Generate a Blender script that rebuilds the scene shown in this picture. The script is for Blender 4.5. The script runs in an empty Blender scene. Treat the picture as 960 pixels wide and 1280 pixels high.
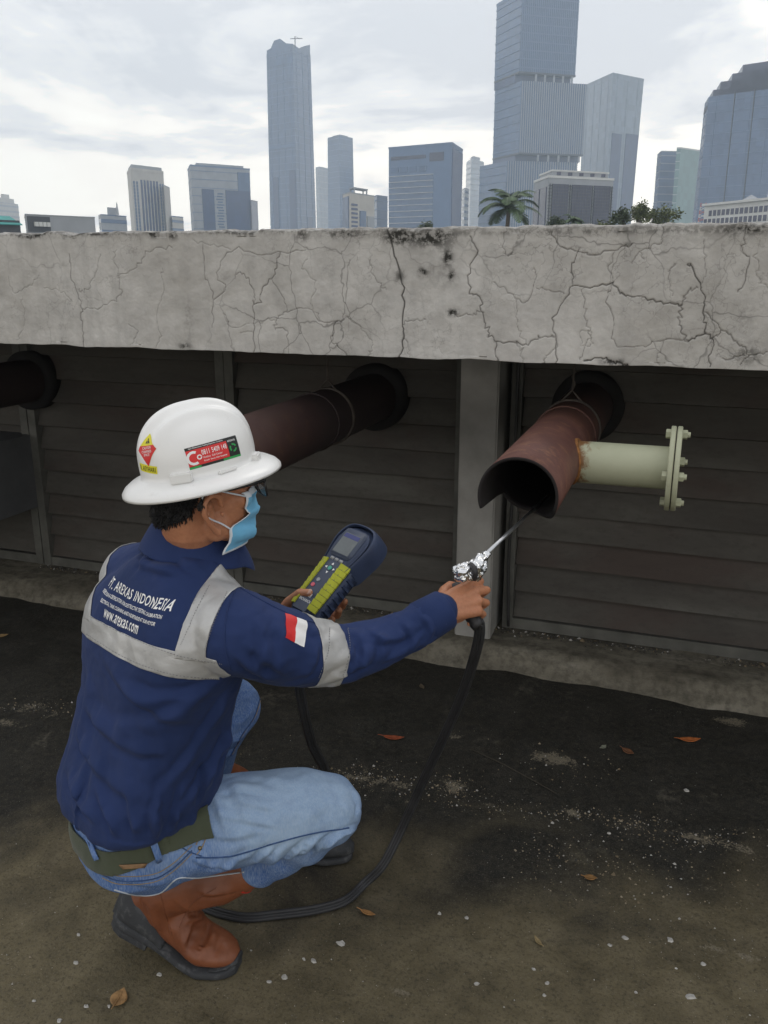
import bpy, bmesh, math, random
import numpy as np
from mathutils import Vector, Matrix, noise
from mathutils.bvhtree import BVHTree
R_ = math.radians
scene = bpy.context.scene
COL = scene.collection

# ------------------------------------------------------------------ camera
PITCH, YAW, EYE, FOC = R_(16.06), R_(19.42), 1.55, 1069.0
cam_d = bpy.data.cameras.new('camera')
cam_d.sensor_fit = 'VERTICAL'
cam_d.sensor_height = 36.0
cam_d.lens = 36.0 * FOC / 1280.0
cam_d.clip_start = 0.05
cam_d.clip_end = 6000
cam_o = bpy.data.objects.new('camera', cam_d)
cam_o.location = (0, 0, EYE)
cam_o.rotation_euler = (math.pi / 2 - PITCH, 0, YAW)
COL.objects.link(cam_o)
scene.camera = cam_o

# ------------------------------------------------------------------ world: bright broken overcast
SUN_EL, SUN_AZ = R_(52), R_(10)          # veiled sun high, ahead of the camera
world = bpy.data.worlds.new('World')
scene.world = world
world.use_nodes = True
wn, wl = world.node_tree.nodes, world.node_tree.links
wn.clear()
w_out = wn.new('ShaderNodeOutputWorld')
sky = wn.new('ShaderNodeTexSky')
sky.sky_type = 'NISHITA'
sky.sun_disc = False
sky.sun_elevation = SUN_EL
sky.sun_rotation = SUN_AZ
sky.air_density = 1.5
sky.dust_density = 4.0
b_sky = wn.new('ShaderNodeBackground')
b_sky.inputs['Strength'].default_value = 0.10
wl.new(sky.outputs[0], b_sky.inputs['Color'])
tc = wn.new('ShaderNodeTexCoord')
sep = wn.new('ShaderNodeSeparateXYZ')
wl.new(tc.outputs['Generated'], sep.inputs[0])
def wmath(op, a, b=None, c=None):
    m = wn.new('ShaderNodeMath'); m.operation = op
    for i, v in enumerate((a, b, c)):
        if v is None: continue
        if isinstance(v, (int, float)): m.inputs[i].default_value = v
        else: wl.new(v, m.inputs[i])
    return m.outputs[0]
zz = wmath('ADD', wmath('MAXIMUM', sep.outputs[2], 0.0), 0.16)
cx = wmath('DIVIDE', sep.outputs[0], zz)
cy = wmath('DIVIDE', sep.outputs[1], zz)
comb = wn.new('ShaderNodeCombineXYZ')
wl.new(cx, comb.inputs[0]); wl.new(cy, comb.inputs[1]); comb.inputs[2].default_value = 3.7
def wnoise(scale, detail, rough, dist):
    n = wn.new('ShaderNodeTexNoise')
    n.inputs['Scale'].default_value = scale
    n.inputs['Detail'].default_value = detail
    n.inputs['Roughness'].default_value = rough
    n.inputs['Distortion'].default_value = dist
    wl.new(comb.outputs[0], n.inputs['Vector'])
    return n.outputs[0]
def wramp(fac, stops):
    r = wn.new('ShaderNodeValToRGB')
    r.color_ramp.interpolation = 'EASE'
    while len(r.color_ramp.elements) < len(stops): r.color_ramp.elements.new(0.5)
    for e, (p, c) in zip(r.color_ramp.elements, stops):
        e.position = p; e.color = (*c, 1)
    wl.new(fac, r.inputs[0])
    return r.outputs[0]
n_big = wnoise(1.15, 6, 0.55, 0.5)
n_fine = wnoise(3.1, 5, 0.6, 0.3)
mixn = wmath('ADD', wmath('MULTIPLY', n_big, 0.75), wmath('MULTIPLY', n_fine, 0.25))
mixn = wmath('ADD', mixn, wmath('MULTIPLY', wmath('SUBTRACT', 0.175, wmath('MINIMUM', wmath('MAXIMUM', sep.outputs[2], 0.0), 0.34)), 0.66))
cloud_col = wramp(mixn, [(0.40, (0.55, 0.55, 0.565)), (0.48, (0.71, 0.695, 0.68)), (0.545, (0.95, 0.89, 0.80)), (0.63, (1.0, 0.95, 0.85))])
b_cl = wn.new('ShaderNodeBackground')
b_cl.inputs['Strength'].default_value = 1.6
wl.new(cloud_col, b_cl.inputs['Color'])
mixw = wn.new('ShaderNodeMixShader')
mixw.inputs[0].default_value = 0.93      # a little of the clear sky shows through the cloud sheet
wl.new(b_sky.outputs[0], mixw.inputs[1]); wl.new(b_cl.outputs[0], mixw.inputs[2])
wl.new(mixw.outputs[0], w_out.inputs['Surface'])

sun_d = bpy.data.lights.new('sun', 'SUN')
sun_d.energy = 0.5
sun_d.angle = R_(25)
sun_d.color = (1.0, 0.96, 0.9)
sun_o = bpy.data.objects.new('sun', sun_d)
sun_o.rotation_euler = (math.pi / 2 - SUN_EL, 0, math.pi - SUN_AZ)
COL.objects.link(sun_o)

scene.view_settings.view_transform = 'Standard'
scene.view_settings.look = 'None'
scene.view_settings.exposure = 0.16
scene.view_settings.gamma = 1.0
scene.render.engine = 'CYCLES'
scene.cycles.use_denoising = True
scene.cycles.max_bounces = 6
scene.cycles.diffuse_bounces = 3
scene.cycles.glossy_bounces = 3
scene.cycles.transparent_max_bounces = 8
scene.cycles.volume_bounces = 1

# ------------------------------------------------------------------ helpers
_f = Vector((-math.sin(YAW) * math.cos(PITCH), math.cos(YAW) * math.cos(PITCH), -math.sin(PITCH)))
_r = Vector((math.cos(YAW), math.sin(YAW), 0))
_u = _r.cross(_f)
EYEP = Vector((0, 0, EYE))
FH = Vector((-math.sin(YAW), math.cos(YAW), 0))      # horizontal view heading
RH = _r.copy()
UP = Vector((0, 0, 1))
def ray(u, v):
    return _f + _r * ((u - 480) / FOC) - _u * ((v - 640) / FOC)
def at(u, v, d):
    """survey point: bearing as measured in the photograph, metres along the view axis"""
    return EYEP + ray(u, v) * d
def on_y(u, v, y):
    r = ray(u, v); return EYEP + r * (y / r.y)
def on_z(u, v, z=0.0):
    r = ray(u, v); return EYEP + r * ((z - EYE) / r.z)
def at_dist(u, v, dist):
    r = ray(u, v); return EYEP + r * (dist / math.hypot(r.x, r.y))
def heading(deg):
    a = R_(deg); return FH * math.cos(a) + RH * math.sin(a)

def tag(o, label=None, cat=None, group=None, kind=None):
    if label: o['label'] = label
    if cat: o['category'] = cat
    if group: o['group'] = group
    if kind: o['kind'] = kind
    return o
def empty(name, loc=(0, 0, 0), label=None, cat=None, group=None):
    o = bpy.data.objects.new(name, None); o.location = loc; o.empty_display_size = 0.1
    COL.objects.link(o)
    return tag(o, label, cat, group)
def link(name, me, mat=None, parent=None, smooth=False):
    o = bpy.data.objects.new(name, me); COL.objects.link(o)
    if mat is not None:
        if len(me.materials): me.materials.clear()
        for m in (mat if isinstance(mat, (list, tuple)) else [mat]): me.materials.append(m)
    if smooth and len(me.polygons):
        me.polygons.foreach_set('use_smooth', [True] * len(me.polygons))
    if parent is not None:
        o.parent = parent
        pw = Vector(parent.location)
        if parent.parent is not None: pw = pw + Vector(parent.parent.location)
        o.location = -pw          # geometry is authored in world metres
    return o
class MB:
    """collects simple solids, links them as one mesh"""
    def __init__(s): s.v = []; s.f = []; s.m = []; s.mi = 0
    def add(s, vs, fs):
        n = len(s.v); s.v += [tuple(v) for v in vs]; s.f += [tuple(i + n for i in f) for f in fs]; s.m += [s.mi] * len(fs)
        return s
    def box(s, a, b):
        (x0, y0, z0), (x1, y1, z1) = a, b
        return s.add([(x0, y0, z0), (x1, y0, z0), (x1, y1, z0), (x0, y1, z0), (x0, y0, z1), (x1, y0, z1), (x1, y1, z1), (x0, y1, z1)],
                     [(3, 2, 1, 0), (4, 5, 6, 7), (0, 1, 5, 4), (1, 2, 6, 5), (2, 3, 7, 6), (3, 0, 4, 7)])
    def obox(s, c, ax, ay, az, hx, hy, hz):
        c = Vector(c); vs = []
        for k in (-1, 1):
            for (i, j) in ((-1, -1), (1, -1), (1, 1), (-1, 1)):
                vs.append(c + ax * (i * hx) + ay * (j * hy) + az * (k * hz))
        return s.add(vs, [(3, 2, 1, 0), (4, 5, 6, 7), (0, 1, 5, 4), (1, 2, 6, 5), (2, 3, 7, 6), (3, 0, 4, 7)])
    def prism(s, poly, z0, z1, top=None):
        n = len(poly); top = top or poly
        vs = [(p[0], p[1], z0) for p in poly] + [(p[0], p[1], z1) for p in top]
        fs = [tuple(range(n))[::-1], tuple(range(n, 2 * n))] + [(i, (i + 1) % n, n + (i + 1) % n, n + i) for i in range(n)]
        return s.add(vs, fs)
    def tube(s, pts, rad, seg=8, caps=True, flat=1.0, up=None):
        pts = [Vector(p) for p in pts]
        if isinstance(rad, (int, float)): rad = [rad] * len(pts)
        rings = tube_rings(pts, rad, seg, flat, up)
        return s.loft(rings, caps)
    def loft(s, rings, caps=True, closed=True):
        n = len(rings[0]); vs = [p for r in rings for p in r]; fs = []
        for i in range(len(rings) - 1):
            for j in range(n if closed else n - 1):
                k = (j + 1) % n
                fs.append((i * n + j, i * n + k, (i + 1) * n + k, (i + 1) * n + j))
        if caps:
            fs.append(tuple(range(n))[::-1]); o = (len(rings) - 1) * n; fs.append(tuple(o + j for j in range(n)))
        return s.add(vs, fs)
    def ball(s, c, r, seg=16, rings=10, M=None):
        c = Vector(c)
        if isinstance(r, (int, float)): r = (r, r, r)
        vs = [None] * 0; fs = []
        P = lambda x, y, z: (c + (M @ Vector((x * r[0], y * r[1], z * r[2])) if M else Vector((x * r[0], y * r[1], z * r[2]))))
        vs.append(P(0, 0, 1))
        for i in range(1, rings):
            t = math.pi * i / rings
            for j in range(seg):
                a = 2 * math.pi * j / seg
                vs.append(P(math.sin(t) * math.cos(a), math.sin(t) * math.sin(a), math.cos(t)))
        vs.append(P(0, 0, -1)); last = len(vs) - 1
        for j in range(seg):
            k = (j + 1) % seg
            fs.append((0, 1 + j, 1 + k)); o = 1 + (rings - 2) * seg; fs.append((last, o + k, o + j))
            for i in range(rings - 2):
                a = 1 + i * seg; b = a + seg
                fs.append((a + j, b + j, b + k, a + k))
        return s.add(vs, fs)
    def limb(s, pts, rad, seg=14):
        """tapered chain with rounded joints, for remeshing"""
        for i in range(len(pts) - 1): s.tube([pts[i], pts[i + 1]], [rad[i], rad[i + 1]], seg)
        for p, r in zip(pts, rad): s.ball(p, r, seg, 8)
        return s
    def mesh(s, name='mesh'):
        me = bpy.data.meshes.new(name); me.from_pydata(s.v, [], s.f)
        if any(s.m): me.polygons.foreach_set('material_index', s.m)
        me.update(); return me
    def build(s, name, mat, parent=None, smooth=False):
        me = s.mesh(name)
        bm = bmesh.new(); bm.from_mesh(me); bmesh.ops.recalc_face_normals(bm, faces=bm.faces); bm.to_mesh(me); bm.free()
        return link(name, me, mat, parent, smooth)
def tube_rings(pts, rad, seg, flat=1.0, up=None):
    rings = []; prev = None
    n = len(pts)
    for i, p in enumerate(pts):
        t = (pts[min(i + 1, n - 1)] - pts[max(i - 1, 0)]).normalized()
        if prev is None:
            a = Vector(up) if up is not None else (Vector((0, 0, 1)) if abs(t.z) < .9 else Vector((1, 0, 0)))
        else: a = prev
        x = (a - t * a.dot(t)).normalized(); y = t.cross(x); prev = x
        rings.append([p + x * (math.cos(2 * math.pi * j / seg) * rad[i]) + y * (math.sin(2 * math.pi * j / seg) * rad[i] * flat) for j in range(seg)])
    return rings
def spline(pts, n):
    """Catmull-Rom through tuples of any length"""
    A = np.array([list(p) for p in pts], float); m = len(A); out = []
    for k in range(n):
        t = k / (n - 1) * (m - 1); i = min(int(t), m - 2); f = t - i
        p0, p1, p2, p3 = A[max(i - 1, 0)], A[i], A[i + 1], A[min(i + 2, m - 1)]
        out.append(0.5 * (2 * p1 + (p2 - p0) * f + (2 * p0 - 5 * p1 + 4 * p2 - p3) * f * f + (3 * p1 - p0 - 3 * p2 + p3) * f ** 3))
    return out
def vspline(pts, n): return [Vector(p) for p in spline(pts, n)]
def remesh(mb, voxel, smooth=6, factor=0.5):
    """closed overlapping solids -> one continuous skin"""
    me = mb.mesh('tmp') if isinstance(mb, MB) else mb
    bm = bmesh.new(); bm.from_mesh(me)
    bmesh.ops.recalc_face_normals(bm, faces=bm.faces)
    # face islands were authored closed, normals recomputed per island
    bm.to_mesh(me); bm.free()
    o = bpy.data.objects.new('tmp', me); COL.objects.link(o)
    m = o.modifiers.new('r', 'REMESH'); m.mode = 'VOXEL'; m.voxel_size = voxel; m.adaptivity = 0
    if smooth:
        s = o.modifiers.new('s', 'SMOOTH'); s.factor = factor; s.iterations = smooth
    dg = bpy.context.evaluated_depsgraph_get(); dg.update()
    out = bpy.data.meshes.new_from_object(o.evaluated_get(dg))
    bpy.data.objects.remove(o); bpy.data.meshes.remove(me)
    return out
def coords(me):
    a = np.empty(len(me.vertices) * 3); me.vertices.foreach_get('co', a); return a.reshape(-1, 3)
def set_coords(me, a): me.vertices.foreach_set('co', a.ravel()); me.update()
def normals(me):
    a = np.empty(len(me.vertices) * 3); me.vertices.foreach_get('normal', a); return a.reshape(-1, 3)
def bvh(me):
    bm = bmesh.new(); bm.from_mesh(me); t = BVHTree.FromBMesh(bm); bm.free(); return t
def hit(tree, u, v, fallback=None):
    r = ray(u, v).normalized(); h = tree.ray_cast(EYEP, r)
    if h[0] is None: return fallback
    return h[0]
def seg_dist(V, pts):
    """distance of every vertex to a polyline, and the parameter along it"""
    best = np.full(len(V), 1e9); par = np.zeros(len(V)); L = 0; tot = sum((pts[i + 1] - pts[i]).length for i in range(len(pts) - 1)) or 1
    for i in range(len(pts) - 1):
        a = np.array(pts[i]); b = np.array(pts[i + 1]); ab = b - a; l2 = ab @ ab + 1e-12
        t = np.clip(((V - a) @ ab) / l2, 0, 1); d = np.linalg.norm(V - a - t[:, None] * ab, axis=1)
        m = d < best; best[m] = d[m]; par[m] = (L + t[m] * math.sqrt(l2)) / tot; L += math.sqrt(l2)
    return best, par
def folds(me, specs, tree=None):
    """cloth folds: each is a run of surveyed bearings on the cloth, height, width"""
    tree = tree or bvh(me); V = coords(me); N = normals(me); D = np.zeros(len(V))
    for uv, amp, wid in specs:
        pts = [h for h in (hit(tree, *p) for p in (spline(uv, max(6, len(uv) * 4)))) if h is not None]
        if len(pts) < 2: continue
        ok = [pts[0]]
        for p in pts[1:]:
            if (p - ok[-1]).length < 0.12: ok.append(p)
        if len(ok) < 2: continue
        lo = np.min([list(p) for p in ok], axis=0) - wid * 3.5; hi = np.max([list(p) for p in ok], axis=0) + wid * 3.5
        idx = np.where(np.all((V > lo) & (V < hi), axis=1))[0]
        if not len(idx): continue
        d, t = seg_dist(V[idx], ok)
        env = np.clip(np.sin(np.pi * np.clip(t, 0.02, .98)) * 1.25, 0, 1) ** 1.3
        env *= 0.75 + 0.5 * np.array([noise.noise(Vector((q * 5, amp * 900, wid * 700))) for q in t])
        # steep on one side, slack on the other, as hanging cloth is
        A_ = np.array([list(p) for p in ok]); seg = np.clip((t * (len(ok) - 1)).astype(int), 0, len(ok) - 2)
        tg = A_[seg + 1] - A_[seg]; near = A_[seg] + tg * (t * (len(ok) - 1) - seg)[:, None]
        s = np.einsum('ij,ij->i', V[idx] - near, np.cross(tg, N[idx])); w1 = np.where(s > 0, wid * 0.85, wid * 2.1)
        D[idx] += amp * env * (np.exp(-(d / w1) ** 2) - 0.45 * np.where(s > 0, np.exp(-((d - 1.7 * wid) / (wid * .9)) ** 2), 0))
    set_coords(me, V + N * D[:, None])
def noise_field(V, scale, seed=0.0, stretch=None, octaves=3):
    out = np.zeros(len(V)); M = np.array(stretch) if stretch is not None else np.eye(3)
    Q = V @ M.T * scale + seed
    for i, q in enumerate(Q): out[i] = noise.fractal(q, 1.0, 2.0, octaves)
    return out
def cut(me, planes):
    """faces of a mesh kept between half-spaces (point, inward normal)"""
    bm = bmesh.new(); bm.from_mesh(me)
    for p, n in planes:
        g = bm.verts[:] + bm.edges[:] + bm.faces[:]
        bmesh.ops.bisect_plane(bm, geom=g, plane_co=p, plane_no=-Vector(n), clear_outer=True, dist=1e-6)
    return bm
def biggest(bm, near):
    """keeps the connected patch nearest to a point"""
    seen = {}; islands = []
    for f in bm.faces:
        if f in seen: continue
        st = [f]; isl = []; seen[f] = 1
        while st:
            g = st.pop(); isl.append(g)
            for e in g.edges:
                for h in e.link_faces:
                    if h not in seen: seen[h] = 1; st.append(h)
        islands.append(isl)
    if not islands: return bm
    best = min(islands, key=lambda I: min((f.calc_center_median() - near).length for f in I))
    kill = [f for I in islands if I is not best for f in I]
    bmesh.ops.delete(bm, geom=kill, context='FACES'); return bm
def shell(bm, off, thick, name='shell'):
    """turns a cut patch into a layer lying on the surface it was cut from"""
    bm.normal_update()
    for v in bm.verts: v.co += v.normal * (off + thick)
    bm.normal_update()
    top = bm.faces[:]
    dup = bmesh.ops.duplicate(bm, geom=bm.verts[:] + bm.edges[:] + bm.faces[:])
    nv = [g for g in dup['geom'] if isinstance(g, bmesh.types.BMVert)]
    inv = {v: v.normal.copy() for v in nv}
    be = [e for e in bm.edges if e.is_boundary and e not in set(dup['geom'])]
    vm = dup['vert_map']
    for v in nv: v.co -= inv[v] * thick
    nf = [g for g in dup['geom'] if isinstance(g, bmesh.types.BMFace)]
    bmesh.ops.reverse_faces(bm, faces=nf)
    for e in be:
        a, b = e.verts
        try: bm.faces.new((b, a, vm[a], vm[b]))
        except Exception: pass
    bmesh.ops.recalc_face_normals(bm, faces=bm.faces)
    me = bpy.data.meshes.new(name); bm.to_mesh(me); bm.free(); return me
def text_mesh(body, size=1.0, spacing=1.0, align='LEFT', extrude=0.0):
    cu = bpy.data.curves.new('txt', 'FONT'); cu.body = body; cu.size = size; cu.space_character = spacing
    cu.align_x = align; cu.extrude = extrude; cu.resolution_u = 3; cu.offset = 0.012 * size
    o = bpy.data.objects.new('txt', cu); COL.objects.link(o)
    dg = bpy.context.evaluated_depsgraph_get(); dg.update()
    me = bpy.data.meshes.new_from_object(o.evaluated_get(dg))
    bpy.data.objects.remove(o); bpy.data.curves.remove(cu); return me
def lay_print(me2, tree, org, xdir, ydir, ndir, off=0.0008, sub=0.004, reach=0.12):
    """presses a flat print (x,y in metres) onto a curved surface along -ndir"""
    bm = bmesh.new(); bm.from_mesh(me2)
    bmesh.ops.triangulate(bm, faces=bm.faces)
    for _ in range(6):
        es = [e for e in bm.edges if e.calc_length() > sub]
        if not es: break
        bmesh.ops.subdivide_edges(bm, edges=es, cuts=1)
        bmesh.ops.triangulate(bm, faces=[f for f in bm.faces if len(f.verts) > 4])
    for v in bm.verts:
        p = org + xdir * v.co.x + ydir * v.co.y
        h = tree.ray_cast(p + ndir * reach, -ndir)
        if h[0] is None:
            h = tree.find_nearest(p)
        v.co = h[0] + ndir * (off + v.co.z)
    me = bpy.data.meshes.new('print'); bm.to_mesh(me); bm.free(); bpy.data.meshes.remove(me2); return me

# ------------------------------------------------------------------ materials
MATS = {}
class NT:
    def __init__(s, name, rough=0.6, spec=0.5, metal=0.0):
        s.m = bpy.data.materials.new(name); s.m.use_nodes = True
        s.n, s.l = s.m.node_tree.nodes, s.m.node_tree.links
        s.b = s.n['Principled BSDF']
        s.b.inputs['Roughness'].default_value = rough
        s.b.inputs['Specular IOR Level'].default_value = spec
        s.b.inputs['Metallic'].default_value = metal
        s.tc = s.n.new('ShaderNodeTexCoord'); MATS[name] = s.m
        s.vec = s.tc.outputs['Object']
    def noise(s, scale, detail=4, rough=0.55, dist=0.0, vec=None, out=0):
        n = s.n.new('ShaderNodeTexNoise')
        n.inputs['Scale'].default_value = scale; n.inputs['Detail'].default_value = detail
        n.inputs['Roughness'].default_value = rough; n.inputs['Distortion'].default_value = dist
        s.l.new(vec or s.vec, n.inputs['Vector']); return n.outputs[out]
    def voro(s, scale, feat='DISTANCE_TO_EDGE', vec=None, out='Distance', rnd=1.0):
        n = s.n.new('ShaderNodeTexVoronoi'); n.feature = feat
        n.inputs['Scale'].default_value = scale; n.inputs['Randomness'].default_value = rnd
        s.l.new(vec or s.vec, n.inputs['Vector']); return n.outputs[out]
    def map(s, scale=(1, 1, 1), rot=(0, 0, 0), loc=(0, 0, 0), vec=None):
        n = s.n.new('ShaderNodeMapping'); n.inputs['Scale'].default_value = scale
        n.inputs['Rotation'].default_value = rot; n.inputs['Location'].default_value = loc
        s.l.new(vec or s.vec, n.inputs['Vector']); return n.outputs[0]
    def ramp(s, fac, stops, interp='LINEAR'):
        r = s.n.new('ShaderNodeValToRGB'); r.color_ramp.interpolation = interp
        while len(r.color_ramp.elements) < len(stops): r.color_ramp.elements.new(0.5)
        for e, (p, c) in zip(r.color_ramp.elements, stops):
            e.position = p; e.color = (*c, 1) if not isinstance(c, (int, float)) else (c, c, c, 1)
        s.l.new(fac, r.inputs[0]); return r.outputs[0]
    def mix(s, fac, a, b, blend='MIX'):
        n = s.n.new('ShaderNodeMix'); n.data_type = 'RGBA'; n.blend_type = blend
        for sock, v in ((n.inputs[0], fac), (n.inputs[6], a), (n.inputs[7], b)):
            if isinstance(v, (int, float)): sock.default_value = v if sock.type == 'VALUE' else (v, v, v, 1)
            elif isinstance(v, tuple): sock.default_value = (*v, 1)
            else: s.l.new(v, sock)
        return n.outputs[2]
    def math(s, op, a, b=None):
        m = s.n.new('ShaderNodeMath'); m.operation = op
        for i, v in enumerate((a, b)):
            if v is None: continue
            if isinstance(v, (int, float)): m.inputs[i].default_value = v
            else: s.l.new(v, m.inputs[i])
        return m.outputs[0]
    def sep(s, vec=None):
        n = s.n.new('ShaderNodeSeparateXYZ'); s.l.new(vec or s.vec, n.inputs[0]); return n.outputs
    def attr(s, name):
        n = s.n.new('ShaderNodeAttribute'); n.attribute_name = name; return n.outputs['Fac']
    def color(s, c):
        if isinstance(c, tuple): s.b.inputs['Base Color'].default_value = (*c, 1)
        else: s.l.new(c, s.b.inputs['Base Color'])
        return s
    def rough(s, c): s.l.new(c, s.b.inputs['Roughness']); return s
    def bump(s, h, strength=0.3, dist=0.01):
        n = s.n.new('ShaderNodeBump'); n.inputs['Strength'].default_value = strength; n.inputs['Distance'].default_value = dist
        if s.b.inputs['Normal'].is_linked: s.l.new(s.b.inputs['Normal'].links[0].from_socket, n.inputs['Normal'])
        s.l.new(h, n.inputs['Height']); s.l.new(n.outputs[0], s.b.inputs['Normal']); return s
def plain(name, c, rough=0.6, spec=0.5, metal=0.0, var=0.12, scale=8.0, bump=0.0, bscale=60, bdist=0.002):
    """one colour with mild uneven wear"""
    t = NT(name, rough, spec, metal)
    lo = tuple(x * (1 - var) for x in c); hi = tuple(min(1, x * (1 + var)) for x in c)
    t.color(t.ramp(t.noise(scale, 5, 0.6), [(0.3, lo), (0.7, hi)]))
    if bump: t.bump(t.noise(bscale, 3), bump, bdist)
    return t.m
# ================================================================== SETTING
random.seed(11)
# ---- materials of the setting
def mat_beam():
    t = NT('weathered_render', 0.9, 0.2)
    n1 = t.noise(2.2, 6, 0.62, 0.4); n2 = t.noise(14, 6, 0.65); n3 = t.noise(90, 3, 0.6)
    base = t.ramp(n1, [(0.3, (0.40, 0.385, 0.355)), (0.55, (0.52, 0.507, 0.48)), (0.75, (0.60, 0.588, 0.56))])
    base = t.mix(t.ramp(n2, [(0.35, 0.0), (0.75, 0.5)]), base, (0.27, 0.262, 0.25))
    streak = t.noise(3.0, 5, 0.6, 0, t.map((6, 6, 0.35)))
    base = t.mix(t.ramp(streak, [(0.5, 0.0), (0.8, 0.3)]), base, (0.2, 0.195, 0.185))
    hair = t.voro(7.5, vec=t.mix(0.12, t.vec, t.noise(5, 4, 0.6, out=1)))
    hairm = t.math('MULTIPLY', t.ramp(hair, [(0.0, 1.0), (0.018, 0.0)]), t.ramp(t.noise(1.7, 3), [(0.46, 0.0), (0.6, 0.6)]))
    hair2 = t.voro(19, vec=t.mix(0.16, t.vec, t.noise(9, 4, 0.6, out=1)))
    hairm2 = t.math('MULTIPLY', t.ramp(hair2, [(0.0, 1.0), (0.03, 0.0)]), t.ramp(t.noise(2.6, 3), [(0.5, 0.0), (0.66, 0.45)]))
    base = t.mix(hairm, base, (0.1, 0.097, 0.09)); base = t.mix(hairm2, base, (0.13, 0.125, 0.115))
    st = t.attr('stain')
    sp = t.ramp(t.noise(55, 4, 0.7), [(0.42, 0.0), (0.55, 1.0)])
    stm = t.math('MULTIPLY', t.ramp(st, [(0.08, 0.0), (0.75, 1.0)]), t.math('ADD', t.math('MULTIPLY', sp, 0.75), t.math('MULTIPLY', st, 0.45)))
    base = t.mix(stm, base, (0.035, 0.034, 0.03))
    ck = t.attr('crack')
    base = t.mix(t.ramp(ck, [(0.10, 0.0), (0.95, 0.88)]), base, (0.055, 0.052, 0.048))
    t.color(base)
    t.bump(n3, 0.35, 0.003); t.bump(n2, 0.4, 0.008); return t.m
def mat_ground():
    t = NT('algae_stained_concrete', 0.82, 0.25)
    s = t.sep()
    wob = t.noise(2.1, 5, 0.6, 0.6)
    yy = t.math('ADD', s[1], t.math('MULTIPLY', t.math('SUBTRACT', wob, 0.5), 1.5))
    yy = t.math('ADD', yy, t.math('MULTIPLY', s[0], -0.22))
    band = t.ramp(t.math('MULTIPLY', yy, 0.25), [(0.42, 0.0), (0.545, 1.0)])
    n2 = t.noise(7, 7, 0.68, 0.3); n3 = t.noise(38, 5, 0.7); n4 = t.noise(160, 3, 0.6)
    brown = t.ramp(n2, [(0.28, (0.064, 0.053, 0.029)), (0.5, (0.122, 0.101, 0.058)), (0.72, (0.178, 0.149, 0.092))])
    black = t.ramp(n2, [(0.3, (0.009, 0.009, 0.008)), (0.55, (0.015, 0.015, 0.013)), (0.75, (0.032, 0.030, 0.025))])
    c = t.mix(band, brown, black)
    c = t.mix(t.ramp(n3, [(0.4, 0.0), (0.75, 0.55)]), c, t.mix(0.5, c, (0.10, 0.085, 0.06)))
    pale = t.math('MULTIPLY', t.ramp(t.noise(3.3, 6, 0.7, 0.5), [(0.60, 0.0), (0.72, 0.7)]), t.ramp(n3, [(0.4, 0.0), (0.6, 1.0)]))
    c = t.mix(pale, c, (0.15, 0.135, 0.105))
    sand = t.ramp(t.math('ADD', t.math('MULTIPLY', t.attr('sand'), 0.75), t.math('ADD', t.math('MULTIPLY', t.math('SUBTRACT', n4, 0.5), 1.1), t.math('MULTIPLY', t.math('SUBTRACT', n3, 0.5), 0.9))), [(0.42, 0.0), (0.62, 0.85)])
    c = t.mix(sand, c, (0.19, 0.165, 0.12))
    gr = t.noise(300, 2, 0.5); c = t.mix(t.ramp(gr, [(0.5, 0.0), (0.72, 0.55)]), c, t.mix(0.55, c, (0.16, 0.145, 0.11))); c = t.mix(t.ramp(t.noise(120, 4, 0.7), [(0.3, 0.6), (0.5, 0.0)]), c, (0.012, 0.012, 0.010))
    speck = t.math('MULTIPLY', t.ramp(t.voro(85, 'F1'), [(0.05, 1.0), (0.14, 0.0)]), t.ramp(t.noise(23, 4), [(0.5, 0.0), (0.62, 0.85)]))
    c = t.mix(speck, c, (0.2, 0.19, 0.165))
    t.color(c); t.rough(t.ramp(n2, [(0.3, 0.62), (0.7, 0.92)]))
    t.bump(n2, 0.5, 0.012); t.bump(n3, 0.55, 0.005); t.bump(n4, 0.4, 0.002); return t.m
def mat_curb():
    t = NT('dirty_kerb_concrete', 0.85, 0.2)
    n1 = t.noise(2.4, 6, 0.65, 0.4, t.map((1, 3, 3))); n2 = t.noise(26, 5, 0.68)
    c = t.ramp(n1, [(0.3, (0.085, 0.076, 0.058)), (0.55, (0.155, 0.142, 0.112)), (0.78, (0.23, 0.215, 0.18))])
    c = t.mix(t.ramp(n2, [(0.42, 0.0), (0.72, 0.75)]), c, (0.035, 0.033, 0.026))
    t.color(c); t.bump(n1, 0.5, 0.02); t.bump(n2, 0.5, 0.005); return t.m
def mat_slat():
    t = NT('weathered_louvre_paint', 0.75, 0.25)
    oi = t.n.new('ShaderNodeObjectInfo')
    shifted = t.n.new('ShaderNodeVectorMath'); shifted.operation = 'ADD'
    t.l.new(t.vec, shifted.inputs[0])
    rv = t.n.new('ShaderNodeVectorMath'); rv.operation = 'SCALE'; rv.inputs[0].default_value = (37, 11, 5)
    t.l.new(oi.outputs['Random'], rv.inputs['Scale']); t.l.new(rv.outputs[0], shifted.inputs[1])
    v = shifted.outputs[0]
    n1 = t.noise(2.0, 6, 0.65, 0.3, t.map((0.8, 3, 3), vec=v)); n2 = t.noise(24, 5, 0.7, 0, t.map((1, 1, 2), vec=v))
    c = t.ramp(n1, [(0.3, (0.045, 0.041, 0.036)), (0.55, (0.070, 0.066, 0.058)), (0.75, (0.097, 0.095, 0.083))])
    c = t.mix(t.ramp(t.noise(1.2, 5, 0.6, 0.4, t.map((1, 2, 2), vec=v)), [(0.5, 0.0), (0.68, 0.6)]), c, (0.058, 0.040, 0.034))
    c = t.mix(t.ramp(n2, [(0.5, 0.0), (0.8, 0.6)]), c, (0.035, 0.032, 0.028))
    t.color(c); t.bump(n2, 0.25, 0.003); return t.m
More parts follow.
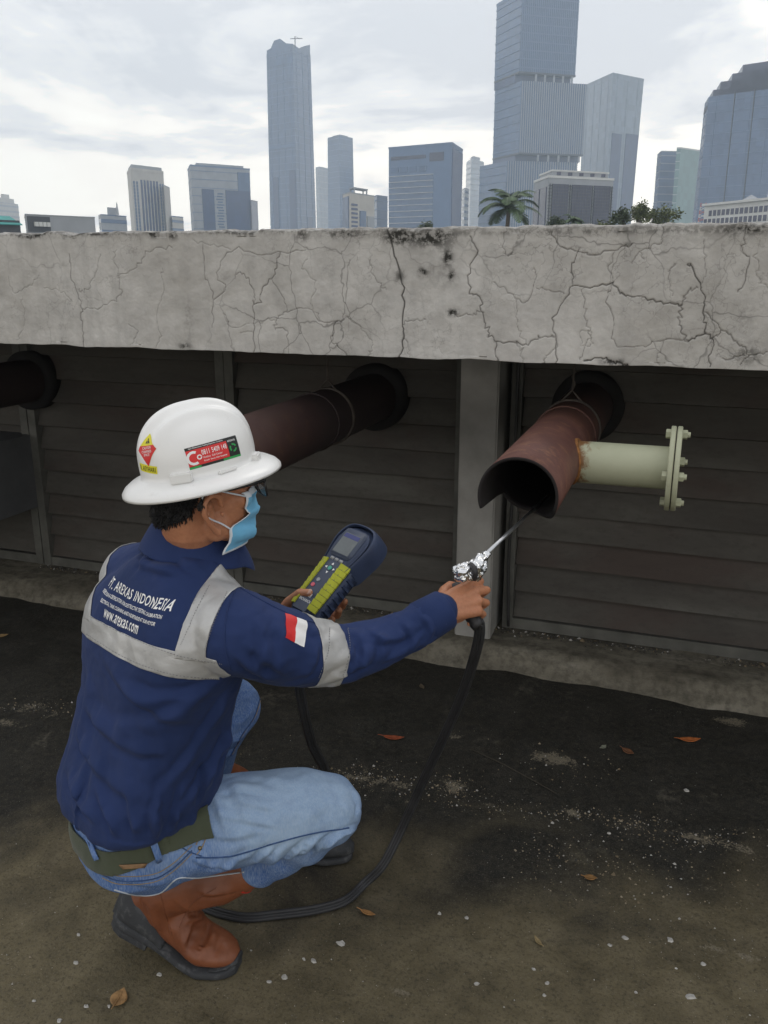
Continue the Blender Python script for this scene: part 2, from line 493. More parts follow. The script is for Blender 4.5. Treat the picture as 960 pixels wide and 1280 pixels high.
M_BEAM, M_GROUND, M_CURB, M_SLAT = mat_beam(), mat_ground(), mat_curb(), mat_slat()
M_PLASTER = plain('grey_pillar_paint', (0.27, 0.265, 0.25), 0.85, 0.2, 0, 0.2, 5, 0.2, 50, 0.003)
M_FRAME = plain('louvre_frame_paint', (0.085, 0.085, 0.076), 0.7, 0.3, 0, 0.3, 9, 0.15)
M_DARK = plain('light_stop_dark', (0.03, 0.03, 0.03), 0.9, 0.1)
M_CITY = plain('city_ground', (0.11, 0.115, 0.10), 0.9, 0.2, 0, 0.3, 0.02)

# ---- ground sheet far below the roof terrace, reaching the horizon
CITY_Z = -14.0
S = 3000
tag(link('city_ground', MB().add([(-S, -S, CITY_Z), (S, -S, CITY_Z), (S, S, CITY_Z), (-S, S, CITY_Z)], [(0, 1, 2, 3)]).mesh(), M_CITY), kind='structure')
tag(MB().box((-14, -10, CITY_Z + 0.004), (14, 9, -0.3)).build('building_below', M_PLASTER), label='plain concrete building carrying the roof terrace', cat='building')

# ---- terrace deck: uneven concrete sheet
def grid(xs, ys, zf):
    nx, ny = len(xs), len(ys)
    vs = [(x, y, zf(x, y)) for y in ys for x in xs]
    fs = [(j * nx + i, j * nx + i + 1, (j + 1) * nx + i + 1, (j + 1) * nx + i) for j in range(ny - 1) for i in range(nx - 1)]
    me = bpy.data.meshes.new('grid'); me.from_pydata(vs, [], fs); me.update(); return me
xs = [-14, -9, -6, -4.5] + list(np.arange(-3.6, 1.6, 0.02)) + [2.2, 4, 8, 14]
ys = [-10, -5, -2, -0.5, 0.3] + list(np.arange(0.8, 3.5, 0.02)) + [4.2, 6, 9]
def deck_z(x, y):
    return 0.010 * noise.fractal(Vector((x * 1.3, y * 1.3, 2)), 1.0, 2.0, 3) + 0.003 * noise.noise(Vector((x * 9, y * 9, 5)))
deck_me = grid(xs, ys, deck_z)
V = coords(deck_me)
sand = np.zeros(len(V))
for (u, v, ru, rv) in [(430, 970, 60, 9), (565, 985, 30, 14), (480, 975, 40, 8), (520, 1000, 30, 6), (800, 1030, 34, 8), (715, 1018, 26, 6), (870, 1045, 50, 8), (920, 1060, 40, 6), (630, 1010, 40, 8), (40, 885, 60, 8), (15, 905, 30, 6), (690, 950, 40, 8), (560, 920, 30, 5), (240, 940, 60, 12), (890, 1185, 22, 8), (945, 1200, 30, 7), (770, 1250, 40, 9), (500, 1240, 26, 8), (930, 905, 60, 7), (650, 1070, 30, 6), (880, 1110, 50, 8)]:
    c = on_z(u, v); a = on_z(u + ru, v + ru * 0.2) - c; b = on_z(u, v - rv) - c
    ra, rb = a.length, b.length; ax = a / ra; bx = Vector((-ax.y, ax.x, 0))
    d = V - np.array(c); q = (d @ np.array(ax) / ra) ** 2 + (d @ np.array(bx) / rb) ** 2
    sand += np.exp(-q * 1.2)
sand *= np.clip(0.6 + 1.1 * noise_field(V, 9.0, 3.0), 0, 1.2)
at_ = deck_me.attributes.new('sand', 'FLOAT', 'POINT'); at_.data.foreach_set('value', np.clip(sand, 0, 1))
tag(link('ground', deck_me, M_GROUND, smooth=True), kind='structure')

# ---- kerb step under the louvres
YC, YW, YB = 3.09, 3.30, 2.45
def curb_mesh():
    xs = list(np.arange(-4.2, 2.2, 0.03)); xs = [-14] + xs + [14]
    prof = [(YC - 0.055, -0.02), (YC - 0.035, 0.012), (YC - 0.012, 0.05), (YC + 0.012, 0.078), (YC + 0.06, 0.086), (YC + 0.2, 0.09), (YW + 0.25, 0.092)]
    vs = []; n = len(xs)
    for k, (y, z) in enumerate(prof):
        for x in xs:
            w = noise.fractal(Vector((x * 2.3, k * 0.35, 7)), 1, 2, 4)
            vs.append((x, y + (0.05 * w if k < 4 else 0.02 * w), z + (0.010 * noise.fractal(Vector((x * 5, y * 9, 1)), 1, 2, 3) if k > 1 else 0)))
    fs = [(k * n + i, k * n + i + 1, (k + 1) * n + i + 1, (k + 1) * n + i) for k in range(len(prof) - 1) for i in range(n - 1)]
    me = bpy.data.meshes.new('kerb'); me.from_pydata(vs, [], fs); me.update(); return me
tag(link('kerb', curb_mesh(), M_CURB, smooth=True), kind='structure')

# ---- cracked parapet beam
ZB, ZT = 1.55 - 0.321 * YB / 2.99, 1.55 + 0.122 * YB / 2.99
CR = []
def L(s, ox, pts): CR.append((s, [(ox + x / 2, 270 + y / 2) for x, y in pts]))
for s, p in [(1.0, [(172, 95), (178, 150), (198, 205), (205, 270), (207, 325)]), (.7, [(205, 232), (250, 228), (290, 210), (303, 185), (298, 150), (285, 105), (290, 85)]),
    (.7, [(298, 150), (345, 128), (370, 88), (430, 80)]), (.7, [(198, 185), (215, 185), (240, 140), (250, 95)]), (.8, [(505, 70), (512, 150), (532, 210), (530, 280)]),
    (.8, [(532, 210), (565, 180), (540, 150), (575, 85), (640, 95), (700, 92), (765, 85)]), (1.1, [(700, 92), (685, 145), (655, 185), (645, 215), (632, 220), (637, 270), (635, 340)]),
    (.8, [(590, 145), (612, 150), (630, 185), (635, 215)]), (.7, [(680, 160), (712, 210), (715, 240), (695, 255), (690, 280), (720, 290), (722, 345)]),
    (.8, [(715, 240), (770, 230), (800, 265), (840, 265), (862, 250), (865, 180), (875, 110)]), (.9, [(840, 265), (832, 310), (870, 352)]), (.6, [(862, 250), (910, 285), (930, 325), (920, 350)]),
    (.5, [(390, 330), (400, 300), (390, 250), (410, 190), (405, 130)]), (.7, [(925, 110), (935, 150), (965, 185)]), (.5, [(20, 150), (35, 190), (70, 175), (100, 150)]), (.5, [(110, 180), (150, 185), (180, 215)]),
    (.5, [(40, 310), (60, 270), (55, 200)]), (.5, [(480, 60), (540, 75), (575, 85)]), (.5, [(330, 320), (345, 290), (320, 270)]), (.5, [(560, 240), (580, 280), (640, 265), (690, 262)]), (.6, [(770, 100), (760, 130), (790, 170), (780, 215), (800, 262)]), (.5, [(600, 292), (635, 290)])]: L(s, 0, p)
for s, p in [(2.0, [(5, 20), (20, 80), (42, 150), (47, 200), (45, 270), (48, 310), (40, 355)]), (.7, [(45, 270), (60, 262), (105, 260)]), (1.2, [(215, 50), (230, 90), (210, 140), (218, 190), (240, 205), (248, 250), (258, 290), (275, 315), (283, 362)]),
    (1.1, [(275, 315), (330, 315), (355, 320), (385, 305), (420, 298)]), (1.0, [(420, 40), (440, 75), (490, 85), (520, 100), (590, 80), (620, 70)]), (1.2, [(430, 372), (430, 320), (422, 270), (445, 215), (470, 175), (470, 130), (490, 80)]),
    (1.4, [(470, 175), (510, 180), (570, 170), (595, 195), (650, 205), (700, 220), (745, 222)]), (1.0, [(745, 222), (738, 260), (745, 290), (760, 315)]), (1.5, [(760, 315), (800, 290), (795, 250), (800, 200), (770, 130), (760, 120)]),
    (1.3, [(800, 290), (820, 310), (815, 378)]), (1.0, [(820, 310), (845, 285), (800, 240)]), (1.0, [(845, 285), (880, 310), (910, 340), (890, 372)]), (.8, [(500, 180), (503, 250), (515, 300), (490, 360)]),
    (.8, [(570, 170), (560, 210), (575, 270), (575, 320), (640, 325), (700, 310), (760, 312)]), (1.8, [(500, 362), (545, 355), (580, 368), (610, 374)]), (.8, [(420, 298), (430, 320), (405, 355), (395, 368)]), (1.0, [(910, 20), (895, 80), (915, 120), (885, 190)]),
    (.8, [(745, 222), (755, 195), (785, 180)]), (.7, [(305, 30), (300, 90), (330, 95)]), (.7, [(275, 165), (310, 190), (360, 215), (380, 150), (375, 130)]), (.6, [(330, 210), (335, 280), (355, 320)]), (.8, [(380, 180), (450, 195)]),
    (.8, [(180, 250), (220, 245), (245, 240)]), (.8, [(700, 20), (690, 70), (640, 90), (620, 120)]), (.6, [(640, 90), (650, 110)]), (1.0, [(845, 355), (900, 350), (960, 340)]), (.7, [(575, 90), (565, 130), (575, 165)]), (.6, [(800, 60), (805, 130), (795, 180)]),
    (.6, [(730, 120), (710, 150), (720, 200)]), (.6, [(340, 375), (345, 340), (330, 315)]), (.6, [(690, 375), (685, 350), (700, 310)]), (.6, [(65, 355), (60, 320), (48, 305)]), (.6, [(490, 290), (515, 285), (520, 320), (495, 325), (490, 290)]), (.6, [(940, 60), (930, 140), (960, 180)])]: L(s, 480, p)
def build_beam():
    rnd = random.Random(5)
    xd = np.arange(-2.42, 0.30, 0.0022)
    xs = np.concatenate([[-9, -6, -4.5, -3.6], np.arange(-3.2, -2.43, 0.03), xd, np.arange(0.31, 1.3, 0.03), [2, 3.5, 6, 9]])
    zs = np.arange(ZB, ZT + 1e-6, (ZT - ZB) / 165)
    nx = len(xs)
    prof = [(YB + 0.16, ZB + 0.001, 0), (YB + 0.02, ZB - 0.001, 0)] + [(YB, z, 1) for z in zs] + [(YB + 0.02, ZT + 0.006, 2), (YB + 0.08, ZT + 0.008, 2), (YB + 0.16, ZT + 0.002, 2), (YB + 0.165, ZB + 0.1, 0)]
    P = np.zeros((len(prof), nx, 3))
    for k, (y, z, t) in enumerate(prof): P[k, :, 0] = xs; P[k, :, 1] = y; P[k, :, 2] = z
    V = P.reshape(-1, 3)
    front = np.repeat(np.array([p[2] == 1 for p in prof]), nx); topm = np.repeat(np.array([p[2] == 2 or (p[2] == 1 and p[1] > ZT - 0.012) for p in prof]), nx)
    crack = np.zeros(len(V)); C3 = []
    for s, uv in CR:
        pts = [on_y(u, v, YB) for u, v in spline(uv, len(uv) * 5)]
        q = []
        for i, p in enumerate(pts):
            j = 0.0035 if 0 < i < len(pts) - 1 else 0
            q.append(p + Vector((rnd.gauss(0, j), 0, rnd.gauss(0, j))))
        C3.append((s, q))
        lo, hi = np.min([list(p) for p in q], 0) - 0.03, np.max([list(p) for p in q], 0) + 0.03
        idx = np.where(front & (V[:, 0] > lo[0]) & (V[:, 0] < hi[0]) & (V[:, 2] > lo[2]) & (V[:, 2] < hi[2]))[0]
        d, t = seg_dist(V[idx], q)
        w = 0.0010 + 0.0008 * s
        wv = w * (0.75 + 0.5 * np.array([noise.noise(Vector((x * 25, z * 25, s))) for x, _, z in V[idx]]))
        crack[idx] = np.maximum(crack[idx], np.clip(0.16 + 0.56 * s, 0.36, 1.15) * np.exp(-(d / np.maximum(wv, 0.0010)) ** 2))
    stain = np.zeros(len(V))
    for u, v, ru, rv, a in [(495, 297, 20, 10, 1.0), (540, 300, 34, 12, 0.95), (430, 294, 28, 6, 0.8), (378, 296, 12, 8, .7), (560, 322, 7, 10, 1.0), (566, 345, 6, 6, .9), (528, 340, 7, 6, .9), (566, 391, 9, 6, 1.1), (500, 345, 8, 10, .8), (550, 345, 30, 25, .35), (235, 400, 10, 40, .4), (230, 433, 12, 6, .8), (192, 293, 10, 6, .8), (215, 295, 10, 7, .7), (40, 294, 40, 5, .6), (280, 350, 14, 10, .25), (410, 340, 20, 25, .3), (930, 400, 16, 30, .4), (935, 445, 20, 12, .7), (740, 290, 200, 4, .5), (300, 291, 60, 4, .45), (480, 375, 18, 40, .25), (860, 300, 60, 10, .2), (935, 288, 30, 8, .55), (120, 292, 60, 4, .5), (766, 452, 16, 5, 1.0), (600, 455, 30, 3, .4)]:
        c = on_y(u, v, YB); rx = ru * 2.4 / FOC; rz = rv * 2.4 / FOC
        stain += 0.75 * a * np.exp(-((V[:, 0] - c.x) / rx) ** 2 - ((V[:, 2] - c.z) / rz) ** 2)
    zrel = (V[:, 2] - ZT)
    stain += np.where(V[:, 2] > ZT - 0.05, 0.34 * np.exp(zrel.clip(-1, 0) / 0.012), 0) * (front | topm)
    nf = noise_field(V, 3.2, 1.0, octaves=4); nf2 = noise_field(V, 26.0, 4.0, octaves=3)
    V[:, 1] += np.where(front, 0.006 * nf + 0.0016 * nf2 + 0.005 * np.clip(crack, 0, 1.2), 0)
    V[:, 2] += np.where(topm, 0.006 * noise_field(V * np.array([1, 0, 0]), 11, 2.0) + 0.004 * nf2, 0)
    bot = np.abs(V[:, 2] - ZB) < 0.01
    V[:, 2] += np.where(bot, 0.005 * noise_field(V * np.array([1, 0, 0]), 6, 8.0), 0)
    n = len(prof); fs = []
    for k in range(n - 1):
        a = np.arange(nx - 1) + k * nx; fs.append(np.stack([a, a + 1, a + nx + 1, a + nx], 1))
    k = np.arange(nx - 1); fs.append(np.stack([k + (n - 1) * nx, k + 1 + (n - 1) * nx, k + 1, k], 1))
    me = bpy.data.meshes.new('beam'); me.from_pydata(V.tolist(), [], np.concatenate(fs).tolist()); me.update()
    me.attributes.new('crack', 'FLOAT', 'POINT').data.foreach_set('value', crack)
    me.attributes.new('stain', 'FLOAT', 'POINT').data.foreach_set('value', np.clip(stain, 0, 1.5))
    return me
tag(link('parapet_beam', build_beam(), M_BEAM, smooth=True), kind='structure')
# roof slab behind the parapet, unseen dark panel added behind the louvres to stop light leaks
tag(MB().box((-9, YB + 0.15, ZB + 0.02), (9, 7.5, ZB + 0.17)).build('roof_slab', plain('darkened_soffit', (0.06, 0.057, 0.053), .9, .1, 0, .3, 3)), kind='structure')  # soffit colour set dark to deepen the shade on the louvres
tag(MB().box((-9, YW + 0.35, 0.0), (9, YW + 0.45, ZB + 0.018)).build('light_stop', M_DARK), kind='structure')

# ---- pillar
pa, pb = on_y(568, 785, 3.17), on_y(609, 785, 3.17)
px0, px1 = pa.x, pb.x + 0.012
pil = MB().box((px0, 3.17, 0.085), (px1, YW + 0.12, ZB + 0.019)).build('pillar', M_PLASTER)
bm = bmesh.new(); bm.from_mesh(pil.data); bmesh.ops.bevel(bm, geom=[e for e in bm.edges if abs(e.verts[0].co.z - e.verts[1].co.z) > 0.5], offset=0.006, segments=2, affect='EDGES'); bm.to_mesh(pil.data); bm.free()
tag(pil, 'plain light grey square pillar holding up the cracked beam', 'pillar')
cab = MB().tube(vspline([(px1 + 0.05, YW - 0.03, ZB + 0.01), (px1 + 0.052, YW - 0.032, 0.8), (px1 + 0.045, YW - 0.03, 0.4), (px1 + 0.055, YW - 0.03, 0.11)], 14), 0.006, 6).build('cable', plain('black_cable', (0.02, 0.02, 0.02), 0.6), smooth=True)
tag(cab, 'thin dark cable running down just right of the pillar', 'cable')

# ---- louvre bays: every slat a part
bpost = on_y(282, 470, YW).x; cpost = on_y(50, 600, YW).x
SL_MESH = {}
def slat_mesh(w):
    key = round(w, 3)
    if key in SL_MESH: return SL_MESH[key]
    n = 14; prof = [(0.0, -0.062), (0.012, -0.066), (0.0515, 0.060), (0.040, 0.064)]      # y (in), z : leans outward at the foot
    vs = []; fs = []
    for i in range(n + 1):
        x = w * i / n
        s = 0.0025 * noise.noise(Vector((x * 2.1, w, 3)))
        for (y, z) in prof: vs.append((x, y + s, z + s * 0.6))
    for i in range(n):
        for j in range(4):
            k = (j + 1) % 4; fs.append((i * 4 + j, i * 4 + k, i * 4 + 4 + k, i * 4 + 4 + j))
    fs += [(0, 1, 2, 3), (n * 4 + 3, n * 4 + 2, n * 4 + 1, n * 4)]
    me = bpy.data.meshes.new('slat'); me.from_pydata(vs, [], fs); me.update()
    bm = bmesh.new(); bm.from_mesh(me); bmesh.ops.recalc_face_normals(bm, faces=bm.faces); bm.to_mesh(me); bm.free()
    SL_MESH[key] = me; return me
def louvre_bay(x0, x1, label, low=0.095):
    t = empty('louvre_panel', ((x0 + x1) / 2, YW, 0.09), label, 'louvre panel', 'slatted louvre panels under the beam')
    fw = 0.042
    MB().box((x0, YW - 0.012, low), (x0 + fw, YW + 0.06, ZB + 0.015)).build('frame_post', M_FRAME, t)
    MB().box((x1 - fw, YW - 0.012, low), (x1, YW + 0.06, ZB + 0.015)).build('frame_post', M_FRAME, t)
    MB().box((x0 + fw, YW - 0.008, low), (x1 - fw, YW + 0.058, low + 0.045)).build('bottom_rail', M_FRAME, t)
    z = low + 0.045 + 0.068; k = 0; rnd = random.Random(int(x0 * 100))
    w = x1 - x0 - 2 * fw - 0.004
    while z < ZB + 0.0:
        o = link('slat', slat_mesh(w), M_SLAT, t)
        o.location = (x0 + fw + 0.002 - t.location.x, YW + 0.002 - t.location.y, z - t.location.z)
        o.rotation_euler = (rnd.gauss(0, 0.02), rnd.gauss(0, 0.0022), 0)
        z += 0.112 * (1 + rnd.gauss(0, 0.03)); k += 1
    return t
louvre_bay(px1 + 0.025, 1.55, 'slatted louvre panel right of the grey pillar, behind the cream flanged pipe')
louvre_bay(bpost, px0 - 0.004, 'slatted louvre panel between the pillar and the worker, behind the middle pipe')
louvre_bay(cpost - 0.02, bpost - 0.003, 'slatted louvre panel left of the worker, shaded by the beam')
louvre_bay(-4.6, cpost - 0.026, 'slatted louvre panel at the far left, behind the square duct')

# square grey duct standing out of the wall at far left
dx = cpost - 0.02
dz0, dz1 = on_y(45, 632, YW).z, on_y(42, 543, YW).z
tag(MB().box((dx - 0.75, 2.3, dz0), (dx, YW + 0.02, dz1)).build('square_duct', plain('duct_paint', (0.075, 0.078, 0.082), 0.7, 0.3, 0, 0.25, 4, 0.1)), 'large grey rectangular duct low at the far left edge', 'duct')

# ---- pipes through the louvres
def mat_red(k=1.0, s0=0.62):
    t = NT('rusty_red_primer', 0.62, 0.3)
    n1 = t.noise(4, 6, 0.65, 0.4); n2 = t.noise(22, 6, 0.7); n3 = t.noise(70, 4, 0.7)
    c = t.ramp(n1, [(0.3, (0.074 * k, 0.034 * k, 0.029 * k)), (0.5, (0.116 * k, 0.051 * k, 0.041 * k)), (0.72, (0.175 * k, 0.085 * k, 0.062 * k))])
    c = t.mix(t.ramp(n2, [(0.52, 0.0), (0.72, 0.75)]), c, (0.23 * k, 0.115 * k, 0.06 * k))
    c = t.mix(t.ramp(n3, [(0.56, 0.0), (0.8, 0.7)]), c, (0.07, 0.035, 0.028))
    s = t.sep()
    beam_shade = t.ramp(t.math('ADD', t.math('MULTIPLY', s[1], 0.25), t.math('MULTIPLY', t.math('SUBTRACT', n1, 0.5), 0.18)), [(s0, 0.0), (s0 + 0.14, 0.9)])  # pipe colour darkened towards the wall, painting the shade under the beam
    c = t.mix(beam_shade, c, (0.026, 0.020, 0.020))
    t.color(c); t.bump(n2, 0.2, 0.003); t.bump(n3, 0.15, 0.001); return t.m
def mat_cream():
    t = NT('cream_pipe_paint', 0.5, 0.4)
    n1 = t.noise(6, 5, 0.6); n2 = t.noise(28, 6, 0.7, 0.4)
    c = t.ramp(n1, [(0.3, (0.35, 0.365, 0.25)), (0.7, (0.45, 0.465, 0.335))])
    s = t.sep()
    edge = t.ramp(t.math('ADD', s[0], t.math('MULTIPLY', t.math('SUBTRACT', n2, 0.5), 0.10)), [(-0.0, 0.0), (1, 0.0)])
    near = t.math('SUBTRACT', -0.222, t.math('ADD', s[0], t.math('MULTIPLY', t.math('SUBTRACT', n2, 0.45), 0.12)))
    c = t.mix(t.ramp(t.math('MULTIPLY', near, 22), [(0.0, 0.0), (0.5, 1.0)]), c, (0.19, 0.095, 0.035))
    c = t.mix(t.ramp(n2, [(0.60, 0.0), (0.78, 0.7)]), c, (0.22, 0.15, 0.07))
    t.color(c); t.bump(n2, 0.12, 0.002); return t.m
M_RED, M_CREAM = mat_red(), mat_cream(); M_RED_SHADED = mat_red(0.42, 0.52)  # second red is a darker copy, painting shade onto the two left pipes
M_INNER = plain('sooty_pipe_inside', (0.018, 0.016, 0.016), 0.85, 0.2, 0, 0.3)
M_COLLAR = plain('black_rubber_collar', (0.014, 0.0135, 0.0135), 0.8, 0.2, 0, 0.3)
M_RUST = plain('rusty_wire', (0.07, 0.06, 0.052), 0.8, 0.2, 0.2, 0.4, 30)
def pipe(cx, cz, r, yf, label, hood=False, M_RED=M_RED):
    t = empty('exhaust_pipe', (cx, YW, cz), label, 'pipe', 'exhaust pipes coming through the louvres')
    n = 64; ys = [YW + 0.15, 3.1, 2.9, 2.7, 2.5, 2.3, 2.15]
    def front(a):
        d = math.degrees(a) % 360
        if not hood: return yf
        # upper shell reaches further out; the underside is cut back between two ragged corners
        def st(x, w): return min(1, max(0, x / w + 0.5))
        g = min(1, max(0, (d - 262) / 88)); k = st(d - 207, 7) * (1 - g * g * (3 - 2 * g))
        return yf + 0.215 * k + 0.003 * math.sin(math.radians(d * 3))
    A = [2 * math.pi * j / n for j in range(n)]
    def ring(y, rr): return [Vector((cx + rr * math.cos(a), y if y is not None else 0, cz + rr * math.sin(a))) for a in A]
    outer = [ring(y, r * (1 + 0.004 * math.sin(9 * y))) for y in ys if y > yf + 0.235]
    fr = [Vector((cx + r * math.cos(a), front(a), cz + r * math.sin(a))) for a in A]
    fi = [Vector((cx + (r - 0.007) * math.cos(a), front(a), cz + (r - 0.007) * math.sin(a))) for a in A]
    inner = [ring(y, r - 0.007) for y in ys[::-1] if y > yf + 0.235]
    m = MB(); m.loft(outer + [fr], caps=False); m.mi = 1; m.loft([fr, fi] + inner, caps=False)
    m.add(inner[-1], [tuple(range(n))])
    me = m.mesh('pipe'); o = link('pipe_body', me, [M_RED, M_INNER], t, True)
    bm = bmesh.new(); bm.from_mesh(me); bmesh.ops.remove_doubles(bm, verts=bm.verts, dist=1e-5); bm.to_mesh(me); bm.free()
    MB().loft([ring(YW - 0.035, r + 0.001), ring(YW - 0.035, r + 0.038), ring(YW + 0.04, r + 0.040), ring(YW + 0.04, r + 0.001)], caps=False).build('collar', M_COLLAR, t, True)
    # hanger strap round the pipe
    MB().loft([ring(2.785, r + 0.0005), ring(2.785, r + 0.006), ring(2.806, r + 0.006), ring(2.806, r + 0.0005)], caps=False).build('strap', M_RUST, t, True)
    # weld seam
    wr = [Vector((cx + (r + 0.001) * math.cos(a), 2.66 + 0.002 * math.sin(40 * a), cz + (r + 0.001) * math.sin(a))) for a in A]
    MB().tube(wr + [wr[0]], 0.0035, 6).build('weld_seam', M_RED, t, True)
    h = MB(); top = Vector((cx, 2.796, cz + r + 0.006))
    h.tube([top + Vector((-0.035, 0, -0.012)), top + Vector((0, 0, 0.028)), top + Vector((0.035, 0, -0.012))], 0.004, 6)
    h.tube(vspline([top + Vector((0, 0, 0.026)), top + Vector((0.002, 0.002, 0.1)), Vector((cx + 0.003, 2.8, ZB + 0.03))], 8), 0.0035, 6)
    h.tube(vspline([top + Vector((0.001, 0, 0.03)), top + Vector((0.006, -.003, 0.05)), top + Vector((-0.003, .003, 0.07)), top + Vector((0.004, -.002, 0.085)), top + Vector((0.001, .002, 0.1))], 20), 0.003, 6)
    h.build('hanger_wire', M_RUST, t, True)
    return t
P1 = on_y(735, 508, YW); P2 = on_y(470, 505, YW); P3 = on_y(40, 472, YW)
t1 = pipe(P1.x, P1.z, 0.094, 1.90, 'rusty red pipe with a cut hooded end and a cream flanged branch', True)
pipe(P2.x, P1.z - 0.005, 0.098, 2.02, 'dark red plain pipe in the middle, partly hidden by the white helmet', M_RED=M_RED_SHADED)
pipe(P3.x, P1.z - 0.01, 0.10, 2.0, 'shaded dark pipe at the far left edge, above the square duct', M_RED=M_RED_SHADED)
# cream branch with flange pair
BY, BZ, BR = 2.33, P1.z - 0.002, 0.057
fx = on_y(842, 585, BY).x
ax = Vector((1, 0, 0))
def xring(x, r, n=48): return [Vector((x, BY + r * math.cos(2 * math.pi * j / n), BZ + r * math.sin(2 * math.pi * j / n))) for j in range(n)]
MB().loft([xring(P1.x + 0.06, BR), xring(-0.2, BR), xring(fx - 0.0145, BR)], caps=False).build('branch_pipe', M_CREAM, t1, True)
wl_ = [Vector((P1.x + math.sqrt(max(0, 0.0945 ** 2 - (BR * math.cos(a)) ** 2 * 0 - (BR * math.sin(a)) ** 2)), BY + (BR + .002) * math.cos(a), BZ + (BR + .002) * math.sin(a))) for a in [2 * math.pi * k / 40 for k in range(41)]]
MB().tube(wl_, 0.0055, 6).build('weld_seam', plain('rust_weld', (0.24, 0.11, 0.04), 0.85, 0.2, 0, 0.5, 60), t1, True)
def disc(x0, x1, r, name):
    o = MB().loft([xring(x0, r - 0.002), xring(x0 + 0.002, r), xring(x1 - 0.002, r), xring(x1, r - 0.002)]).build(name, M_CREAM, t1)
    return o
disc(fx - 0.0145, fx - 0.0015, 0.112, 'flange'); disc(fx + 0.0015, fx + 0.0145, 0.112, 'blind_flange')
MB().loft([xring(fx - 0.0014, 0.106), xring(fx + 0.0014, 0.106)]).build('gasket', M_RUST, t1)
bolt_me = None
for k in range(4):
    a = 2 * math.pi * k / 4
    if bolt_me is None:
        mb = MB(); n6 = 6
        hexr = lambda x, r: [Vector((x, r * math.cos(math.pi / 3 * j), r * math.sin(math.pi / 3 * j))) for j in range(6)]
        rr = lambda x, r: [Vector((x, r * math.cos(math.pi / 4 * j), r * math.sin(math.pi / 4 * j))) for j in range(8)]
        cr = lambda x, r: [Vector((x, r * math.cos(math.pi / 6 * j), r * math.sin(math.pi / 6 * j))) for j in range(12)]; hx12 = lambda x, r: [Vector((x, r * k_ * math.cos(math.pi / 6 * j), r * k_ * math.sin(math.pi / 6 * j))) for j in range(12) for k_ in ((1.0 if j % 2 == 0 else .8661),)]
        mb.loft([hx12(-0.027, 0.0105), hx12(-0.026, 0.0125), hx12(-0.0148, 0.0125), cr(-0.0146, 0.007), cr(0.0146, 0.007), hx12(0.0148, 0.0125), hx12(0.026, 0.0125), hx12(0.027, 0.0105), cr(0.0272, 0.0075), cr(0.034, 0.007)])
        b0 = mb.build('bolt', M_CREAM, t1); bolt_me = b0.data; o = b0
    else: o = link('bolt', bolt_me, None, t1)
    o.location = Vector((fx, BY + 0.092 * math.cos(a), BZ + 0.092 * math.sin(a))) - Vector(t1.location)
    o.rotation_euler = (random.random(), 0, 0)

# ---- litter on the terrace
def gz(p): return Vector((p.x, p.y, deck_z(p.x, p.y)))
def chip_mesh(rnd, r, h, n=7):
    a0 = rnd.random() * 6; rad = [r * rnd.uniform(0.55, 1.15) for _ in range(n)]
    poly = [(rad[j] * math.cos(a0 + 2 * math.pi * j / n), rad[j] * 0.75 * math.sin(a0 + 2 * math.pi * j / n)) for j in range(n)]
    top = [(x * rnd.uniform(0.7, 0.95), y * rnd.uniform(0.7, 0.95)) for x, y in poly]
    vs = [(x, y, 0) for x, y in poly] + [(x, y, h * rnd.uniform(0.6, 1.2)) for x, y in top]
    fs = [tuple(range(n))[::-1], tuple(range(n, 2 * n))] + [(i, (i + 1) % n, n + (i + 1) % n, n + i) for i in range(n)]
    me = bpy.data.meshes.new('chip'); me.from_pydata(vs, [], fs); me.update(); return me
M_CHIP = plain('pale_paint_chip', (0.38, 0.37, 0.345), 0.8, 0.3, 0, 0.35, 80)
rnd = random.Random(3)
CHIP_LABEL = {(232, 858): 'pale paint chip in a small trio low in the middle of the ground', (603, 746): 'rounded pale chip a little right of the straw-coloured leaf', (716, 754): 'larger grey-white chip on the brown ground at lower right', (764, 896): 'largest pale chip, at the bottom right of the terrace', (408, 855): 'pale chip just above a smaller one near the bottom, right of centre', (374, 820): 'small pale chip below the straw-coloured leaf', (207, 691): 'small pale chip right of the hose, right one of a loose pair', (139, 680): 'small pale chip right of the hose, left one of a loose pair', (562, 483): 'lone small white chip on the black band, middle of the right half', (755, 375): 'white sliver on the black ground below the orange leaf', (798, 812): 'small pale chip above the largest chip at lower right', (565, 763): 'tiny pale chip left of the rounded chip', (630, 880): 'small pale chip left of the largest chip at bottom right', (400, 884): 'small chip right under another one near the bottom, right of centre', (852, 997): 'bright white jagged chip on the ground below the hose loop', (712, 1083): 'grey-white chip in front of the boot toe, right of a smaller chip', (783, 1042): 'flat pale chip midway between the boot and the jagged white chip', (398, 1078): 'pale chip right below the sole of the brown boot', (190, 1047): 'pale chip left of the boot heel', (672, 1095): 'small chip left of the grey-white chip in front of the boot', (215, 1160): 'pale chip nearest the left of the broad tan leaf stem', (273, 1160): 'tiny pale chip touching the broad tan leaf', (85, 1142): 'small pale chip near the bottom left corner', (149, 1195): 'pale chip at the very bottom edge on the left', (760, 1038): 'tiny chip beside the flat pale chip', (197, 978): 'tiny pale chip left of the heel, farther back'}
z6 = [(232, 858, 8), (603, 746, 9), (716, 754, 11), (764, 896, 14), (408, 855, 8), (374, 820, 6), (207, 691, 6), (139, 680, 6), (562, 483, 6), (755, 375, 8), (798, 812, 7), (565, 763, 6), (630, 880, 6), (400, 884, 6)]
z7 = [(852, 997, 12), (712, 1083, 11), (783, 1042, 10), (398, 1078, 8), (190, 1047, 7), (672, 1095, 8), (215, 1160, 8), (273, 1160, 6), (85, 1142, 6), (149, 1195, 8), (760, 1038, 5), (197, 978, 5)]
